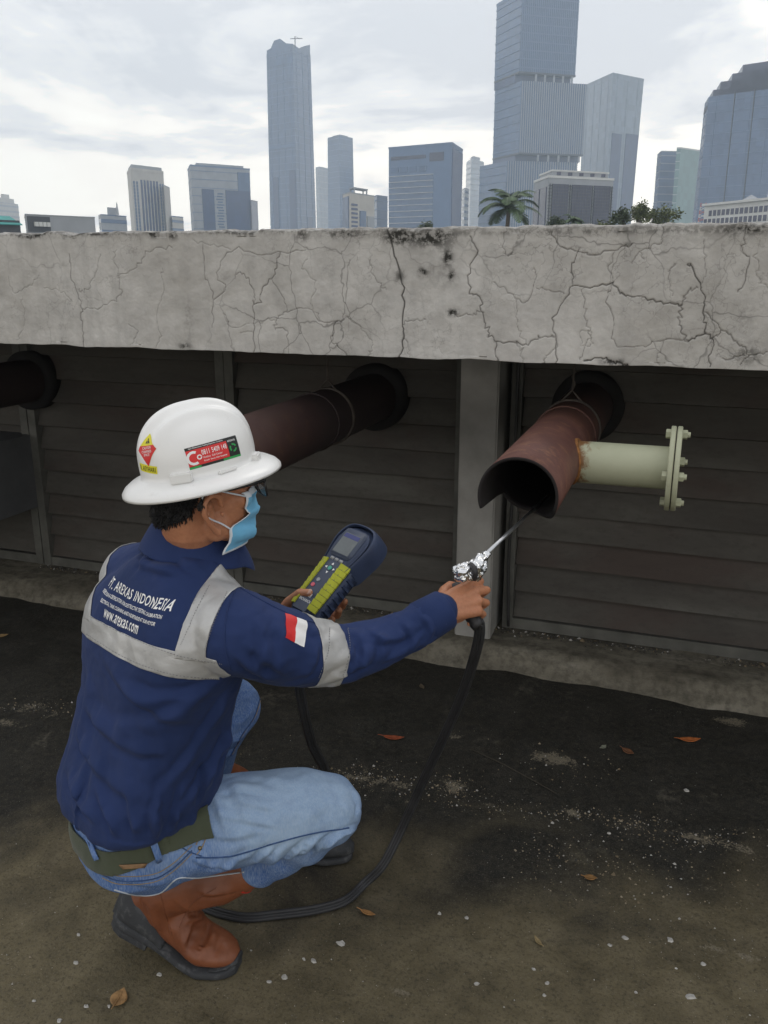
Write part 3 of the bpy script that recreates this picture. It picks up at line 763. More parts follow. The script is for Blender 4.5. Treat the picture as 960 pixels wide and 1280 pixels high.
for (x, y, w) in z6 + z7:
    u, v = (480 + x / 2, 800 + y / 2) if (x, y, w) in z6 else (x / 2, 680 + y / 2)
    p = gz(on_z(u, v)); d = (p - EYEP).dot(_f)
    o = link('paint_chip', chip_mesh(rnd, w / 2 * d / FOC * 1.0, 0.004), M_CHIP); o.location = p; o.rotation_euler = (rnd.gauss(0, .15), rnd.gauss(0, .15), 0)
    tag(o, CHIP_LABEL[(x, y)], 'paint chip', 'pale chips scattered over the terrace')
def leaf(u, v, ln, wd, ang, col, label, curl=0.25, n=12):
    p = gz(on_z(u, v)); vs = []; fs = []
    for i in range(n + 1):
        t = i / n; x = (t - 0.5) * ln; w = wd / 2 * (math.sin(math.pi * min(1, t * 1.02)) ** 0.8) * (1 - 0.25 * t)
        for j in range(-3, 4):
            s = j / 3; z = 0.004 + abs(s) * w * curl + ln * 0.10 * (2 * t - 1) ** 2 + 0.03 * w * math.sin(9 * t + 2 * s)
            vs.append((x, s * w, z))
    for i in range(n):
        for j in range(6): a = i * 7 + j; fs.append((a, a + 1, a + 8, a + 7))
    me = bpy.data.meshes.new('leaf'); me.from_pydata(vs, [], fs); me.update()
    lo = tuple(c * 0.6 for c in col)
    t = NT('dry_leaf', 0.7, 0.3); t.color(t.ramp(t.noise(90, 5, 0.6), [(0.35, lo), (0.62, col)])); t.bump(t.noise(160, 3), 0.4, 0.002)
    o = link('fallen_leaf', me, t.m, smooth=True); m = o.modifiers.new('thick', 'SOLIDIFY'); m.thickness = 0.0012
    MB().tube([(-ln * 0.72, 0, 0.008 + ln * 0.1), (-ln * 0.45, 0, 0.006 + ln * .09), (0, 0, 0.006), (ln * 0.45, 0, 0.006 + ln * .09)], [0.0012, 0.0012, 0.0009, 0.0004], 5).build('stalk', t.m, o)
    o.children[0].location = (0, 0, 0)
    o.location = p; o.rotation_euler = (0.1, 0, R_(ang)); tag(o, label, 'leaf', 'fallen leaves on the terrace')
leaf(862, 926, 0.075, 0.030, 20, (0.42, 0.13, 0.035), 'bright orange dry leaf on black concrete near the kerb, far right')
leaf(492, 925, 0.075, 0.026, 12, (0.30, 0.075, 0.03), 'dull red-brown leaf on black concrete left of the hose')
leaf(785, 942, 0.045, 0.030, -30, (0.17, 0.075, 0.035), 'small dark brown curled leaf left of the orange leaf')
leaf(754, 936, 0.03, 0.018, 60, (0.24, 0.25, 0.19), 'tiny grey-green leaf beside the small brown leaf')
leaf(149, 1251, 0.05, 0.042, 100, (0.34, 0.20, 0.085), 'broad tan leaf lying at the bottom left in front of the boot', 0.12)
leaf(460, 1142, 0.042, 0.016, -5, (0.36, 0.19, 0.07), 'narrow tan leaf beside the hose loop on the ground')
leaf(672, 1177, 0.034, 0.014, 130, (0.34, 0.26, 0.13), 'narrow straw-coloured leaf on the lower right of the terrace')
leaf(2, 797, 0.06, 0.03, 40, (0.30, 0.20, 0.09), 'tan leaf cut by the left edge near the kerb')
leaf(738, 1097, 0.035, 0.022, 10, (0.26, 0.14, 0.05), 'small rust-brown leaf in the middle of the right-hand ground')
leaf(527, 861, 0.04, 0.022, 120, (0.15, 0.12, 0.08), 'small grey-brown leaf close to the kerb below the sleeve')
# loose grit
def grit():
    rnd = random.Random(8); vs = []; fs = []; mi = []
    def put(p, r, m):
        n = len(vs); k = 5; a0 = rnd.random() * 6
        for j in range(k):
            a = a0 + 2 * math.pi * j / k; q = r * rnd.uniform(.6, 1.2); vs.append((p.x + q * math.cos(a), p.y + q * math.sin(a) * .8, p.z - 0.001))
        vs.append((p.x + rnd.gauss(0, r * .2), p.y, p.z + r * rnd.uniform(.4, 1.0)))
        for j in range(k): fs.append((n + j, n + (j + 1) % k, n + k)); mi.append(m)
    for _ in range(4200):
        u, v = rnd.uniform(-20, 980), 860 + 440 * rnd.random() ** 0.7
        p = on_z(u, v)
        if p.y > 3.0: continue
        cl = noise.noise(Vector((p.x * 2.4, p.y * 2.4, 9)))
        if rnd.random() > 0.42 + cl: continue
        r = 0.0010 * math.exp(rnd.gauss(0, 0.5)) * (1.7 if rnd.random() < .04 else 1)
        put(gz(p), r, rnd.choice([0, 0, 1, 2, 2, 2]))
    for (u, v, su, sv, n) in [(430, 970, 40, 7, 260), (565, 985, 16, 12, 180), (500, 978, 40, 8, 160), (800, 1030, 30, 8, 170), (715, 1018, 22, 5, 110), (880, 1048, 40, 7, 190), (620, 1010, 30, 8, 90), (40, 885, 50, 6, 160), (690, 960, 50, 12, 120), (725, 1090, 60, 20, 160), (850, 1100, 60, 25, 160), (690, 1060, 30, 10, 80), (240, 935, 50, 12, 120)]:
        for _ in range(n):
            p = on_z(u + rnd.gauss(0, su), v + rnd.gauss(0, sv))
            if p.y < 3.0: put(gz(p), 0.0026 * math.exp(rnd.gauss(0, 0.4)), rnd.choice([2, 2, 3, 3, 1, 4]))
    for _ in range(1500):      # dark grit swept against the louvre foot
        x = rnd.uniform(-3, 0.6); y = YW - 0.012 - abs(rnd.gauss(0, 0.022)) - (0.02 if rnd.random() < .2 else 0)
        p = Vector((x, y, 0.092)); put(p, 0.004 * math.exp(rnd.gauss(0, 0.4)), rnd.choice([4, 4, 4, 4, 4, 3, 1, 4, 4]))
    me = bpy.data.meshes.new('grit'); me.from_pydata(vs, [], fs); me.polygons.foreach_set('material_index', mi); me.update()
    return link('grit', me, [M_CHIP, plain('grit_grey', (0.30, 0.29, 0.27), .85), plain('grit_tan', (0.24, 0.20, 0.14), .85), plain('grit_brown', (0.13, 0.10, 0.06), .85), plain('grit_dark', (0.035, 0.033, 0.028), .9)])
tag(grit(), kind='stuff')
# thin twig and a pale dropping streak
tw = [on_z(590, 940), on_z(630, 958), on_z(668, 978), on_z(695, 994)]
tag(MB().tube([gz(p) + Vector((0, 0, 0.004)) for p in tw], [0.0022, 0.002, 0.0018, 0.0012], 6).build('twig', plain('twig_bark', (0.04, 0.034, 0.025), .9), smooth=True), 'long thin dark twig lying on the ground right of the hose', 'twig')
# ================================================================== CITY BEYOND THE PARAPET
def glass(name, c, rough=0.22, var=0.14, cell=(0.35, 0.35, 0.3)):
    """curtain wall glazing: panes differ slightly from one another"""
    t = NT(name, rough, 0.6)
    sn = t.n.new('ShaderNodeVectorMath'); sn.operation = 'FLOOR'
    t.l.new(t.map(cell), sn.inputs[0])
    w = t.n.new('ShaderNodeTexWhiteNoise'); t.l.new(sn.outputs[0], w.inputs[0])
    n = t.noise(0.03, 3, 0.5)
    a = t.ramp(w.outputs[0], [(0.0, tuple(x * (1 - var) for x in c)), (1.0, tuple(x * (1 + var) for x in c))])
    t.color(t.mix(t.ramp(n, [(0.4, 0.0), (0.65, 0.35)]), a, tuple(x * 0.75 for x in c)))
    return t.m
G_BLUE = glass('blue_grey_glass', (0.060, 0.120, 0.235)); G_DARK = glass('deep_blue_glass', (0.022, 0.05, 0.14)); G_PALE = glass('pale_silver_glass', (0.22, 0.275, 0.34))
G_NAVY = glass('navy_tinted_glass', (0.035, 0.04, 0.085)); G_GREEN = glass('green_glass', (0.13, 0.25, 0.24)); G_GREY = glass('steel_grey_glass', (0.085, 0.140, 0.25))
C_WHITE = plain('white_cladding', (0.62, 0.62, 0.60), .7, .3, 0, .08, 0.3); C_CREAM = plain('cream_cladding', (0.50, 0.47, 0.42), .7, .3, 0, .1, 0.3)
C_GREY = plain('grey_cladding', (0.33, 0.345, 0.365), .7, .3, 0, .1, 0.3); C_MID = plain('blue_grey_cladding', (0.125, 0.19, 0.31), .6, .4, 0, .08, 0.3); C_DK = plain('dark_metal', (0.06, 0.065, 0.075), .6, .4)
C_TEAL = plain('teal_roof_sheet', (0.05, 0.28, 0.26), .6, .3, 0, .15, 1.0); C_RED = plain('red_mast_paint', (0.42, 0.07, 0.04), .6)
GRP = 'towers of the city skyline'
def corners(Lp, Cp, Rp, D, dl=None, dr=None):
    """roof corners seen in the photograph -> plan (left, near corner, right, back) and roof height"""
    C = at_dist(*Cp, D); z = C.z
    def solve(p, k):
        r = ray(*p); h = math.hypot(r.x, r.y)
        d = D * k if k else (z - EYE) / (r.z / h)
        d = min(max(d, D * 0.97), D * 1.18); q = EYEP + r * (d / h); return Vector((q.x, q.y, z))
    Lq, Rq = solve(Lp, dl), solve(Rp, dr)
    return Lq, C, Rq, Lq + Rq - C
def shrink(poly, k, c=None):
    c = c or sum(poly, Vector()) / len(poly); return [c + (p - c) * k for p in poly]
def face(mb, P, Q, z0, z1, out, n=None, pitch=None, w=0.5, d=0.3, vertical=False, u0=0.0, u1=1.0, P1=None, Q1=None):
    """bands (or fins) standing proud of the facade from P to Q; P1,Q1 = same edge at z1 for tapered walls"""
    P, Q = Vector((P.x, P.y, 0)), Vector((Q.x, Q.y, 0)); P1 = Vector((P1.x, P1.y, 0)) if P1 else P; Q1 = Vector((Q1.x, Q1.y, 0)) if Q1 else Q
    if vertical:
        for i in range(n):
            t = u0 + (u1 - u0) * (i + 0.5) / n; a = P.lerp(Q, t); b = P1.lerp(Q1, t); e = (Q - P).normalized() * (w / 2); o = out * d
            vs = [a - e + UP * z0, a + e + UP * z0, a + e + o + UP * z0, a - e + o + UP * z0, b - e + UP * z1, b + e + UP * z1, b + e + o + UP * z1, b - e + o + UP * z1]
            mb.add(vs, [(0, 1, 2, 3), (7, 6, 5, 4), (0, 4, 5, 1), (1, 5, 6, 2), (2, 6, 7, 3), (3, 7, 4, 0)])
    else:
        k = n or max(1, int((z1 - z0) / pitch))
        for i in range(k):
            t = (i + 0.5) / k; z = z0 + (z1 - z0) * t; a, b = P.lerp(P1, t), Q.lerp(Q1, t); a, b = a.lerp(b, u0), a.lerp(b, u1); o = out * d
            vs = [a + UP * (z - w / 2), b + UP * (z - w / 2), b + o + UP * (z - w / 2), a + o + UP * (z - w / 2), a + UP * (z + w / 2), b + UP * (z + w / 2), b + o + UP * (z + w / 2), a + o + UP * (z + w / 2)]
            mb.add(vs, [(0, 1, 2, 3), (7, 6, 5, 4), (0, 4, 5, 1), (1, 5, 6, 2), (2, 6, 7, 3), (3, 7, 4, 0)])
def outn(P, Q, ctr):
    e = (Q - P); n = Vector((e.y, -e.x, 0)).normalized()
    m = (P + Q) / 2 - ctr; return n if n.dot(Vector((m.x, m.y, 0))) > 0 else -n
def tower(name, label, Lp, Cp, Rp, D, mat, z0=None, taper=1.0, dl=None, dr=None, bands=None, fins=None, bmat=None, fmat=None, roof=2.0, cat='skyscraper', group=GRP, plate=None):
    Lq, C, Rq, B = corners(Lp, Cp, Rp, D, dl, dr); z = C.z; z0 = CITY_Z + 0.006 if z0 is None else z0
    top = [Lq, C, Rq, B]; ctr = sum(top, Vector()) / 4; bot = shrink(top, taper, ctr)
    t = empty(name, (ctr.x, ctr.y, z0), label, cat, group)
    MB().prism([(p.x, p.y) for p in bot], z0, z, [(p.x, p.y) for p in top]).build('wall', mat, t)
    for (P, Q, P1, Q1) in ((bot[0], bot[1], top[0], top[1]), (bot[1], bot[2], top[1], top[2])):
        o = outn(P1, Q1, ctr)
        if bands:
            mb = MB(); face(mb, P, Q, z0, z, o, pitch=bands[0], w=bands[1], d=bands[2], P1=P1, Q1=Q1); tag(mb.build('floor_bands', bmat or mat, t), kind='stuff')
        if fins:
            mb = MB(); face(mb, P, Q, z0, z, o, n=max(2, int((Q1 - P1).length / fins[0])), w=fins[1], d=fins[2], vertical=True, P1=P1, Q1=Q1); tag(mb.build('mullions', fmat or bmat or mat, t), kind='stuff')
    if roof:
        rp = shrink(top, 1.012, ctr); MB().prism([(p.x, p.y) for p in rp], z + 0.003, z + roof * 0.5).build('parapet', bmat or C_GREY, t)
    t_ = dict(t=t, top=top, bot=bot, ctr=ctr, z=z, z0=z0); return t_
def panel(T, side, u0, u1, za, zb, mat, name='glazing', d=0.35):
    """a bay of different glazing or painted-in reflection set on one face"""
    P, Q = (T['top'][0], T['top'][1]) if side == 'L' else (T['top'][1], T['top'][2]); Pb, Qb = (T['bot'][0], T['bot'][1]) if side == 'L' else (T['bot'][1], T['bot'][2])
    k = lambda z: (z - T['z0']) / (T['z'] - T['z0'])
    o = outn(P, Q, T['ctr']) * d; g = []
    for z in (za, zb):
        a, b = Pb.lerp(P, k(z)), Qb.lerp(Q, k(z))
        for u in (u0, u1): p = a.lerp(b, u); p.z = z; g.append(p)
    a, b, c, e = g
    vs = [a, b, e, c] + [p + o for p in (a, b, e, c)]
    return MB().add(vs, [(0, 3, 2, 1), (4, 5, 6, 7), (0, 1, 5, 4), (1, 2, 6, 5), (2, 3, 7, 6), (3, 0, 4, 7)]).build(name, mat, T['t'])
zat = lambda u, v, D: at_dist(u, v, D).z
def sub(T, name, poly_scale, za, zb, mat, shift=None):
    p = shrink(T['top'], poly_scale, T['ctr']); 
    return MB().prism([(q.x, q.y) for q in p], za, zb).build(name, mat, T['t'])

# main stepped tower, three stacked blocks with planted recesses between
D = 520
A = tower('stepped_tower', 'tallest skyscraper right of centre, finned, with two dark open recesses', (621, 9), (653, -10), (724.5, -5), D, G_BLUE, z0=zat(680, 88, D), dl=1.05, dr=1.03, bands=(4.2, 0.5, 0.25), bmat=C_MID, roof=3)
T = A['t']
def block(Lp, Cp, Rp, v0, dl, dr, name):
    Lq, C, Rq, B = corners(Lp, Cp, Rp, D, dl, dr); top = [Lq, C, Rq, B]; ctr = sum(top, Vector()) / 4; z0 = v0; z = C.z
    MB().prism([(p.x, p.y) for p in top], z0, z).build(name, G_BLUE, T)
    return dict(t=T, top=top, bot=top, ctr=ctr, z=z, z0=z0)
B1 = block((619, 106), (652, 101), (733.5, 105), zat(680, 190, D), 1.05, 1.03, 'middle_block')
B2 = block((600, 205), (634, 201), (722, 203), CITY_Z + .006, 1.05, 1.03, 'lower_block')
for q, nm in ((A, 'fins'), (B1, 'fins'), (B2, 'fins')):
    P, Q = q['top'][1], q['top'][2]; mb = MB(); face(mb, P, Q, q['z0'], q['z'], outn(P, Q, q['ctr']), n=30, w=0.42, d=0.3, vertical=True); tag(mb.build(nm, C_MID if q is A else C_GREY, T), kind='stuff')
    P, Q = q['top'][0], q['top'][1]; mb = MB(); face(mb, P, Q, q['z0'], q['z'], outn(P, Q, q['ctr']), pitch=4.2, w=0.55, d=0.3); tag(mb.build('floor_bands', C_MID, T), kind='stuff')
for q, lo, up in ((B1, B1['z'], A['z0']), (B2, B2['z'], B1['z0'])):
    src = A if q is B1 else B1
    inn = -outn(src['top'][1], src['top'][2], src['ctr']) * 5; p = [src['top'][0], src['top'][1] + inn, src['top'][2] + inn, src['top'][3]]; MB().prism([(x.x, x.y) for x in p], lo, up).build('recess_core', G_DARK, T)
    p = shrink(src['top'], 1.012, src['ctr']); MB().prism([(x.x, x.y) for x in p], up - 0.9, up - 0.003).build('recess_slab', C_DK, T)
    a, b = shrink(src['top'], .98, src['ctr'])[1:3]
    for i in range(5):
        c = a.lerp(b, 0.30 + 0.165 * i); MB().box((c.x - .5, c.y - .5, lo), (c.x + .5, c.y + .5, up - 0.9)).build('recess_column', C_GREY, T)

# silver tower right of it
D = 600
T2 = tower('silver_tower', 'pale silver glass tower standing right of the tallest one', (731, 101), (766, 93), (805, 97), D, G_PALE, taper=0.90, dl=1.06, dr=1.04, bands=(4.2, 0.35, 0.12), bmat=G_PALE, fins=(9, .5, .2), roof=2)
panel(T2, 'R', 0.10, 0.42, zat(775, 272, D), zat(775, 165, D), G_DARK); panel(T2, 'R', 0.56, 1.0 - .02, zat(775, 290, D), zat(775, 163, D), G_DARK)  # darker glass panels paint in the reflections of neighbouring towers
panel(T2, 'L', 0.75, 0.985, zat(775, 290, D), zat(775, 215, D), G_GREY)
# tapered tower with a jagged unfinished crown and a crane
D = 640
T3 = tower('tapered_tower', 'tall tapered tower left of centre with jagged open crown', (333, 64), (366, 60), (388, 63), D, G_GREY, taper=1.13, dl=1.03, dr=1.03, bands=(4.3, 0.35, 0.15), bmat=C_MID, fins=(6.5, .35, .2), roof=0)
zc = T3['z']
crown = MB(); tp = shrink(T3['top'], 0.985, T3['ctr']); pts = [tp[0], tp[1], tp[2], tp[3]]
prof = [(0.0, 2.2), (.16, 3.0), (.30, 7.2), (.52, 7.5), (.75, 3.8), (1.0, 2.6)]; prof2 = [(0, 2.6), (.35, 1.4), (.7, 4.4), (1, 6.4)]
for (P, Q, pr) in ((pts[0], pts[1], prof), (pts[1], pts[2], prof2), (pts[2], pts[3], [(0, 6.4), (1, 3)]), (pts[3], pts[0], [(0, 3), (.5, 4), (1, 2.2)])):
    o = outn(P, Q, T3['ctr']) * -0.5
    for (a, ha), (b, hb) in zip(pr[:-1], pr[1:]):
        p, q = P.lerp(Q, a), P.lerp(Q, b); p.z = q.z = zc - 1.5
        vs = [p, q, q + UP * (hb + 1.5), p + UP * (ha + 1.5)]; crown.add(vs + [w + o for w in vs], [(0, 1, 2, 3), (7, 6, 5, 4), (0, 4, 5, 1), (1, 5, 6, 2), (2, 6, 7, 3), (3, 7, 4, 0)])
crown.build('crown', G_GREY, T3['t'])
cz = at_dist(369, 60, D); cr = MB(); cb = Vector((cz.x, cz.y, zc))
cr.tube([cb, cb + UP * 7], 0.35, 4); cr.tube([cb + UP * 5.6 - RH * 3.2, cb + UP * 5.8 + RH * 5], 0.25, 4); cr.tube([cb + UP * 7, cb + UP * 5.7 + RH * 3.5], .1, 4)
cr.build('roof_crane', C_DK, T3['t'])
panel(T3, 'L', 0.16, 0.34, zat(345, 291, D), zat(345, 219, D), G_DARK); panel(T3, 'L', 0.74, 0.97, zat(345, 291, D), zat(345, 212, D), G_DARK); panel(T3, 'R', 0.5, 0.8, zat(380, 291, D), zat(380, 270, D), G_DARK)  # dark panels put mirrored buildings into the glass colour
panel(T3, 'L', 0.02, 0.98, zat(345, 183, D), zat(345, 179, D), C_MID, 'plant_floor'); panel(T3, 'L', 0.02, 0.98, zat(345, 78, D), zat(345, 69, D), G_BLUE, 'top_floor')
# slender tower beside it
D = 760
T4 = tower('slender_tower', 'slender blue-grey tapered tower just right of the crane tower', (409.5, 171), (424, 169), (441, 171), D, G_BLUE, taper=1.12, dl=1.02, dr=1.02, bands=(4.2, .4, .15), bmat=C_MID, roof=0)
sub(T4, 'roof_plant', 0.6, T4['z'], T4['z'] + 1.4, C_GREY)
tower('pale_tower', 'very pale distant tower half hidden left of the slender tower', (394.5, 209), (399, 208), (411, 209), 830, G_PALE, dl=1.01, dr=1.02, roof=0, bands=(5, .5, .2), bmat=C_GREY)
# left-hand group
D = 430
T5 = tower('hotel_tower', 'cream stepped tower with a central strip of blue windows, left', (158.5, 214), (163, 212.5), (204, 213), D, C_CREAM, dl=1.05, dr=1.03, roof=2.2, bmat=C_CREAM)
for i in range(6): panel(T5, 'R', 0.27 + i * 0.095, 0.325 + i * 0.095, zat(180, 291, D), zat(180, 224, D), G_DARK, 'window_strip', 0.2)
for k in range(15):
    z = zat(180, 288, D) + k * (zat(180, 226, D) - zat(180, 288, D)) / 15
    for (a, b) in ((0.05, 0.10), (.14, .19), (.85, .90), (.93, .97)): panel(T5, 'R', a, b, z, z + 1.3, G_BLUE, 'window', 0.15)
q = tower('hotel_wing', 'lower cream wing stepping down right of the cream tower', (203, 233), (205, 232.5), (212, 233), D + 4, C_CREAM, dl=1.03, dr=1.03, roof=1, cat='building')
sub(T5, 'roof_frame', 0.92, T5['z'] + 1.1, T5['z'] + 2.6, C_GREY)
tower('low_block', 'small pale block at the foot of the cream tower', (212.5, 272), (215, 271), (229, 272), D + 10, C_CREAM, dl=1.02, dr=1.02, roof=1, bands=(3.5, 1.2, .1), bmat=G_BLUE, cat='building')
D = 470
T6 = tower('blue_office_block', 'wide blue glass office block with pale frame, left of centre', (234.5, 211), (238, 207.5), (312, 206.5), D, C_GREY, taper=0.97, dl=1.05, dr=1.03, bands=(3.8, .3, .12), bmat=C_MID, roof=1.5)
zt = lambda v: zat(270, v, D)
panel(T6, 'R', 0.16, 0.36, zt(291), zt(236), G_DARK); panel(T6, 'R', 0.56, 0.985, zt(291), zt(236), G_DARK); panel(T6, 'R', 0.78, 0.985, zt(236), zt(212), G_BLUE)
for k in range(15): panel(T6, 'R', 0.40 + .012 * (k % 3), 0.52 - .015 * (k % 2), zt(291 - k * 3.5), zt(289.2 - k * 3.5), G_BLUE, 'window', 0.2)
sub(T6, 'roof_screen', 0.8, T6['z'] + .7, T6['z'] + 2.0, C_GREY)
tower('blue_annex', 'narrow blue annex against the right side of the blue office block', (312, 252), (314, 251), (322, 252), D + 12, G_DARK, dl=1.02, dr=1.02, roof=1, cat='building')
# blue-grey slab building in the middle
D = 380
T7 = tower('slab_office', 'blue-grey office slab with white floor lines, centre', (486, 183), (565, 180), (578.5, 180.5), D, C_MID, dl=1.04, dr=1.06, roof=1.5, bmat=C_MID)
for k in range(9):
    v = 216 + k * 7.6
    panel(T7, 'L', 0.01, 0.72, zat(520, v + .7, D), zat(520, v, D), C_WHITE, 'floor_line', 0.3); panel(T7, 'L', 0.01, 0.72, zat(520, v + 6.6, D), zat(520, v + 1.3, D), G_GREY, 'window_strip', 0.12)
panel(T7, 'L', .04, .60, zat(520, 195.5, D), zat(520, 191, D), G_NAVY, 'louvre_strip', .2); panel(T7, 'L', .66, .88, zat(550, 200, D), zat(550, 189, D), G_NAVY, 'louvre_strip', .2)
for i in range(4): panel(T7, 'L', .04 + .15 * i, .16 + .15 * i, zat(520, 212, D), zat(520, 205, D), G_BLUE, 'window', .2)
panel(T7, 'R', 0.04, 0.97, zat(570, 291, D), zat(570, 184, D), G_DARK, 'glazing', .3)
# low buildings between
D = 300
q = tower('white_office', 'low white office with open rooftop canopy left of the slab', (428.5, 243), (437, 241.5), (468, 248), D, C_CREAM, dl=1.03, dr=1.05, roof=.8, cat='building')
for k in range(7): panel(q, 'R', 0.06, 0.30, zat(450, 289 - k * 5.4, D), zat(450, 286.4 - k * 5.4, D), G_DARK, 'window_strip', .15)
panel(q, 'R', .38, .62, zat(450, 291, D), zat(450, 262, D), G_BLUE); panel(q, 'R', .68, .97, zat(450, 291, D), zat(450, 268, D), C_GREY, 'side_wall'); panel(q, 'L', .1, .9, zat(450, 291, D), zat(450, 245, D), G_GREY)
cp = [q['ctr'] + (p - q['ctr']) * .5 for p in q['top']]
cn = MB(); cn.prism([(p.x, p.y) for p in shrink(cp, 1.2)], q['z'] + 2.0, q['z'] + 2.35)
for p in cp: cn.box((p.x - .2, p.y - .2, q['z'] + .4), (p.x + .2, p.y + .2, q['z'] + 2.0))
cn.build('canopy', C_GREY, q['t'])
tower('blue_low_block', 'small blue glass block tucked left of the blue-grey slab', (467.5, 246), (471, 245), (484.5, 246), 420, G_BLUE, dl=1.02, dr=1.02, roof=1, bands=(3.8, .4, .15), bmat=C_MID, cat='building')
tower('striped_block', 'narrow white block with striped floors right of the slab', (578, 236), (581, 235), (586, 236), 520, C_WHITE, dl=1.02, dr=1.02, roof=.5, bands=(3.6, 1.4, .1), bmat=G_GREY, cat='building')
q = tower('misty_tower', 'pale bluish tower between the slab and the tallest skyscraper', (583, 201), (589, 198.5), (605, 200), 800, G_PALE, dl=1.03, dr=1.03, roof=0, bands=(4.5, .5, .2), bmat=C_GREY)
sub(q, 'roof_plant', .55, q['z'], q['z'] + 3.5, C_GREY)
# dark glazed low building with white piers
D = 210
T8 = tower('dark_glass_building', 'low dark-glazed building with pale piers behind the palm tree', (668, 228), (686, 222), (767, 224), D, C_GREY, dl=1.06, dr=1.05, roof=0, cat='building')
for (a, b) in ((0.06, .30), (.355, .655), (.70, .955)): panel(T8, 'R', a, b, zat(720, 291, D), zat(720, 229, D), G_NAVY, 'glazing', .25)
for (a, b) in ((.08, .44), (.54, .92)): panel(T8, 'L', a, b, zat(676, 291, D), zat(676, 233, D), G_NAVY, 'glazing', .25)
gm = MB(); P, Q = T8['top'][1], T8['top'][2]; face(gm, P, Q, zat(720, 291, D), zat(720, 229, D), outn(P, Q, T8['ctr']), n=15, w=.1, d=.3); face(gm, P, Q, zat(720, 291, D), zat(720, 229, D), outn(P, Q, T8['ctr']), n=26, w=.07, d=.3, vertical=True); tag(gm.build('glazing_bars', C_DK, T8['t']), kind='stuff')
rf = MB(); zz_ = T8['z']; p_ = shrink(T8['top'], 1.02, T8['ctr']); rf.prism([(p.x, p.y) for p in p_], zz_, zz_ + .5); rf.build('roof_slab', C_WHITE, T8['t'])
p_ = shrink(T8['top'], .86, T8['ctr']); MB().prism([(p.x, p.y) for p in p_], zz_ + .5, zz_ + 1.5).build('penthouse', C_GREY, T8['t']); MB().prism([(p.x, p.y) for p in shrink(p_, 1.03)], zz_ + 1.502, zz_ + 1.85).build('penthouse_roof', C_WHITE, T8['t'])
for i in range(5):
    c = p_[1].lerp(p_[2], .1 + .2 * i); MB().box((c.x - 1.3, c.y - .3, zz_ + .7), (c.x + .6, c.y + .2, zz_ + 1.35)).build('penthouse_window', G_NAVY, T8['t'])
# right-hand group
D = 520
T9 = tower('green_tower', 'green and white glass tower seen right of the gap', (851, 188), (846, 186), (871, 181), D, G_GREEN, dl=1.0, dr=1.03, roof=1.5, bands=(4, .3, .15), bmat=C_WHITE)
for (a, b, m) in ((.06, .2, C_WHITE), (.30, .42, G_DARK), (.5, .6, C_WHITE), (.68, .78, G_BLUE), (.85, .97, C_CREAM)): panel(T9, 'R', a, b, zat(860, 291, D), zat(860, 190, D), m, 'facade_strip', .4)
T10 = tower('grey_green_tower', 'grey glass slab with pale left edge joined to the green tower', (822, 190.5), (827, 189.5), (849, 188.5), D + 15, G_GREY, dl=1.03, dr=1.01, taper=.97, roof=1, bands=(4, .4, .15), bmat=C_GREY)
D = 400
T11 = tower('grey_glass_block', 'big steel-grey glass block at the right edge with dark stepped crown', (881, 128), (886, 121), (975, 103), D, G_GREY, dl=1.04, dr=.975, taper=1.06, roof=0, bands=(4.0, .25, .1), bmat=C_MID, fins=(6, .18, .12))
for (va, a) in ((118, .06), (109, .16), (101, .32), (92, .46)):
    z1 = zat(900, va - 6, D); P, Q = T11['top'][1], T11['top'][2]; a0 = P.lerp(Q, a); inn = (T11['top'][0] - P).normalized()
    poly = [a0 + inn * .6, Q + inn * .6, Q + inn * 14, a0 + inn * 14]; MB().prism([(p.x, p.y) for p in poly], T11['z'], z1 + a * .01).build('crown_step', G_NAVY, T11['t'])
for a in (.38, .66): panel(T11, 'R', a, a + .012, zat(900, 291, D), zat(900, 118, D), C_DK, 'shadow_gap', .3)
panel(T11, 'L', .1, .9, zat(884, 136, D), zat(884, 131, D), C_DK, 'opening', .2)
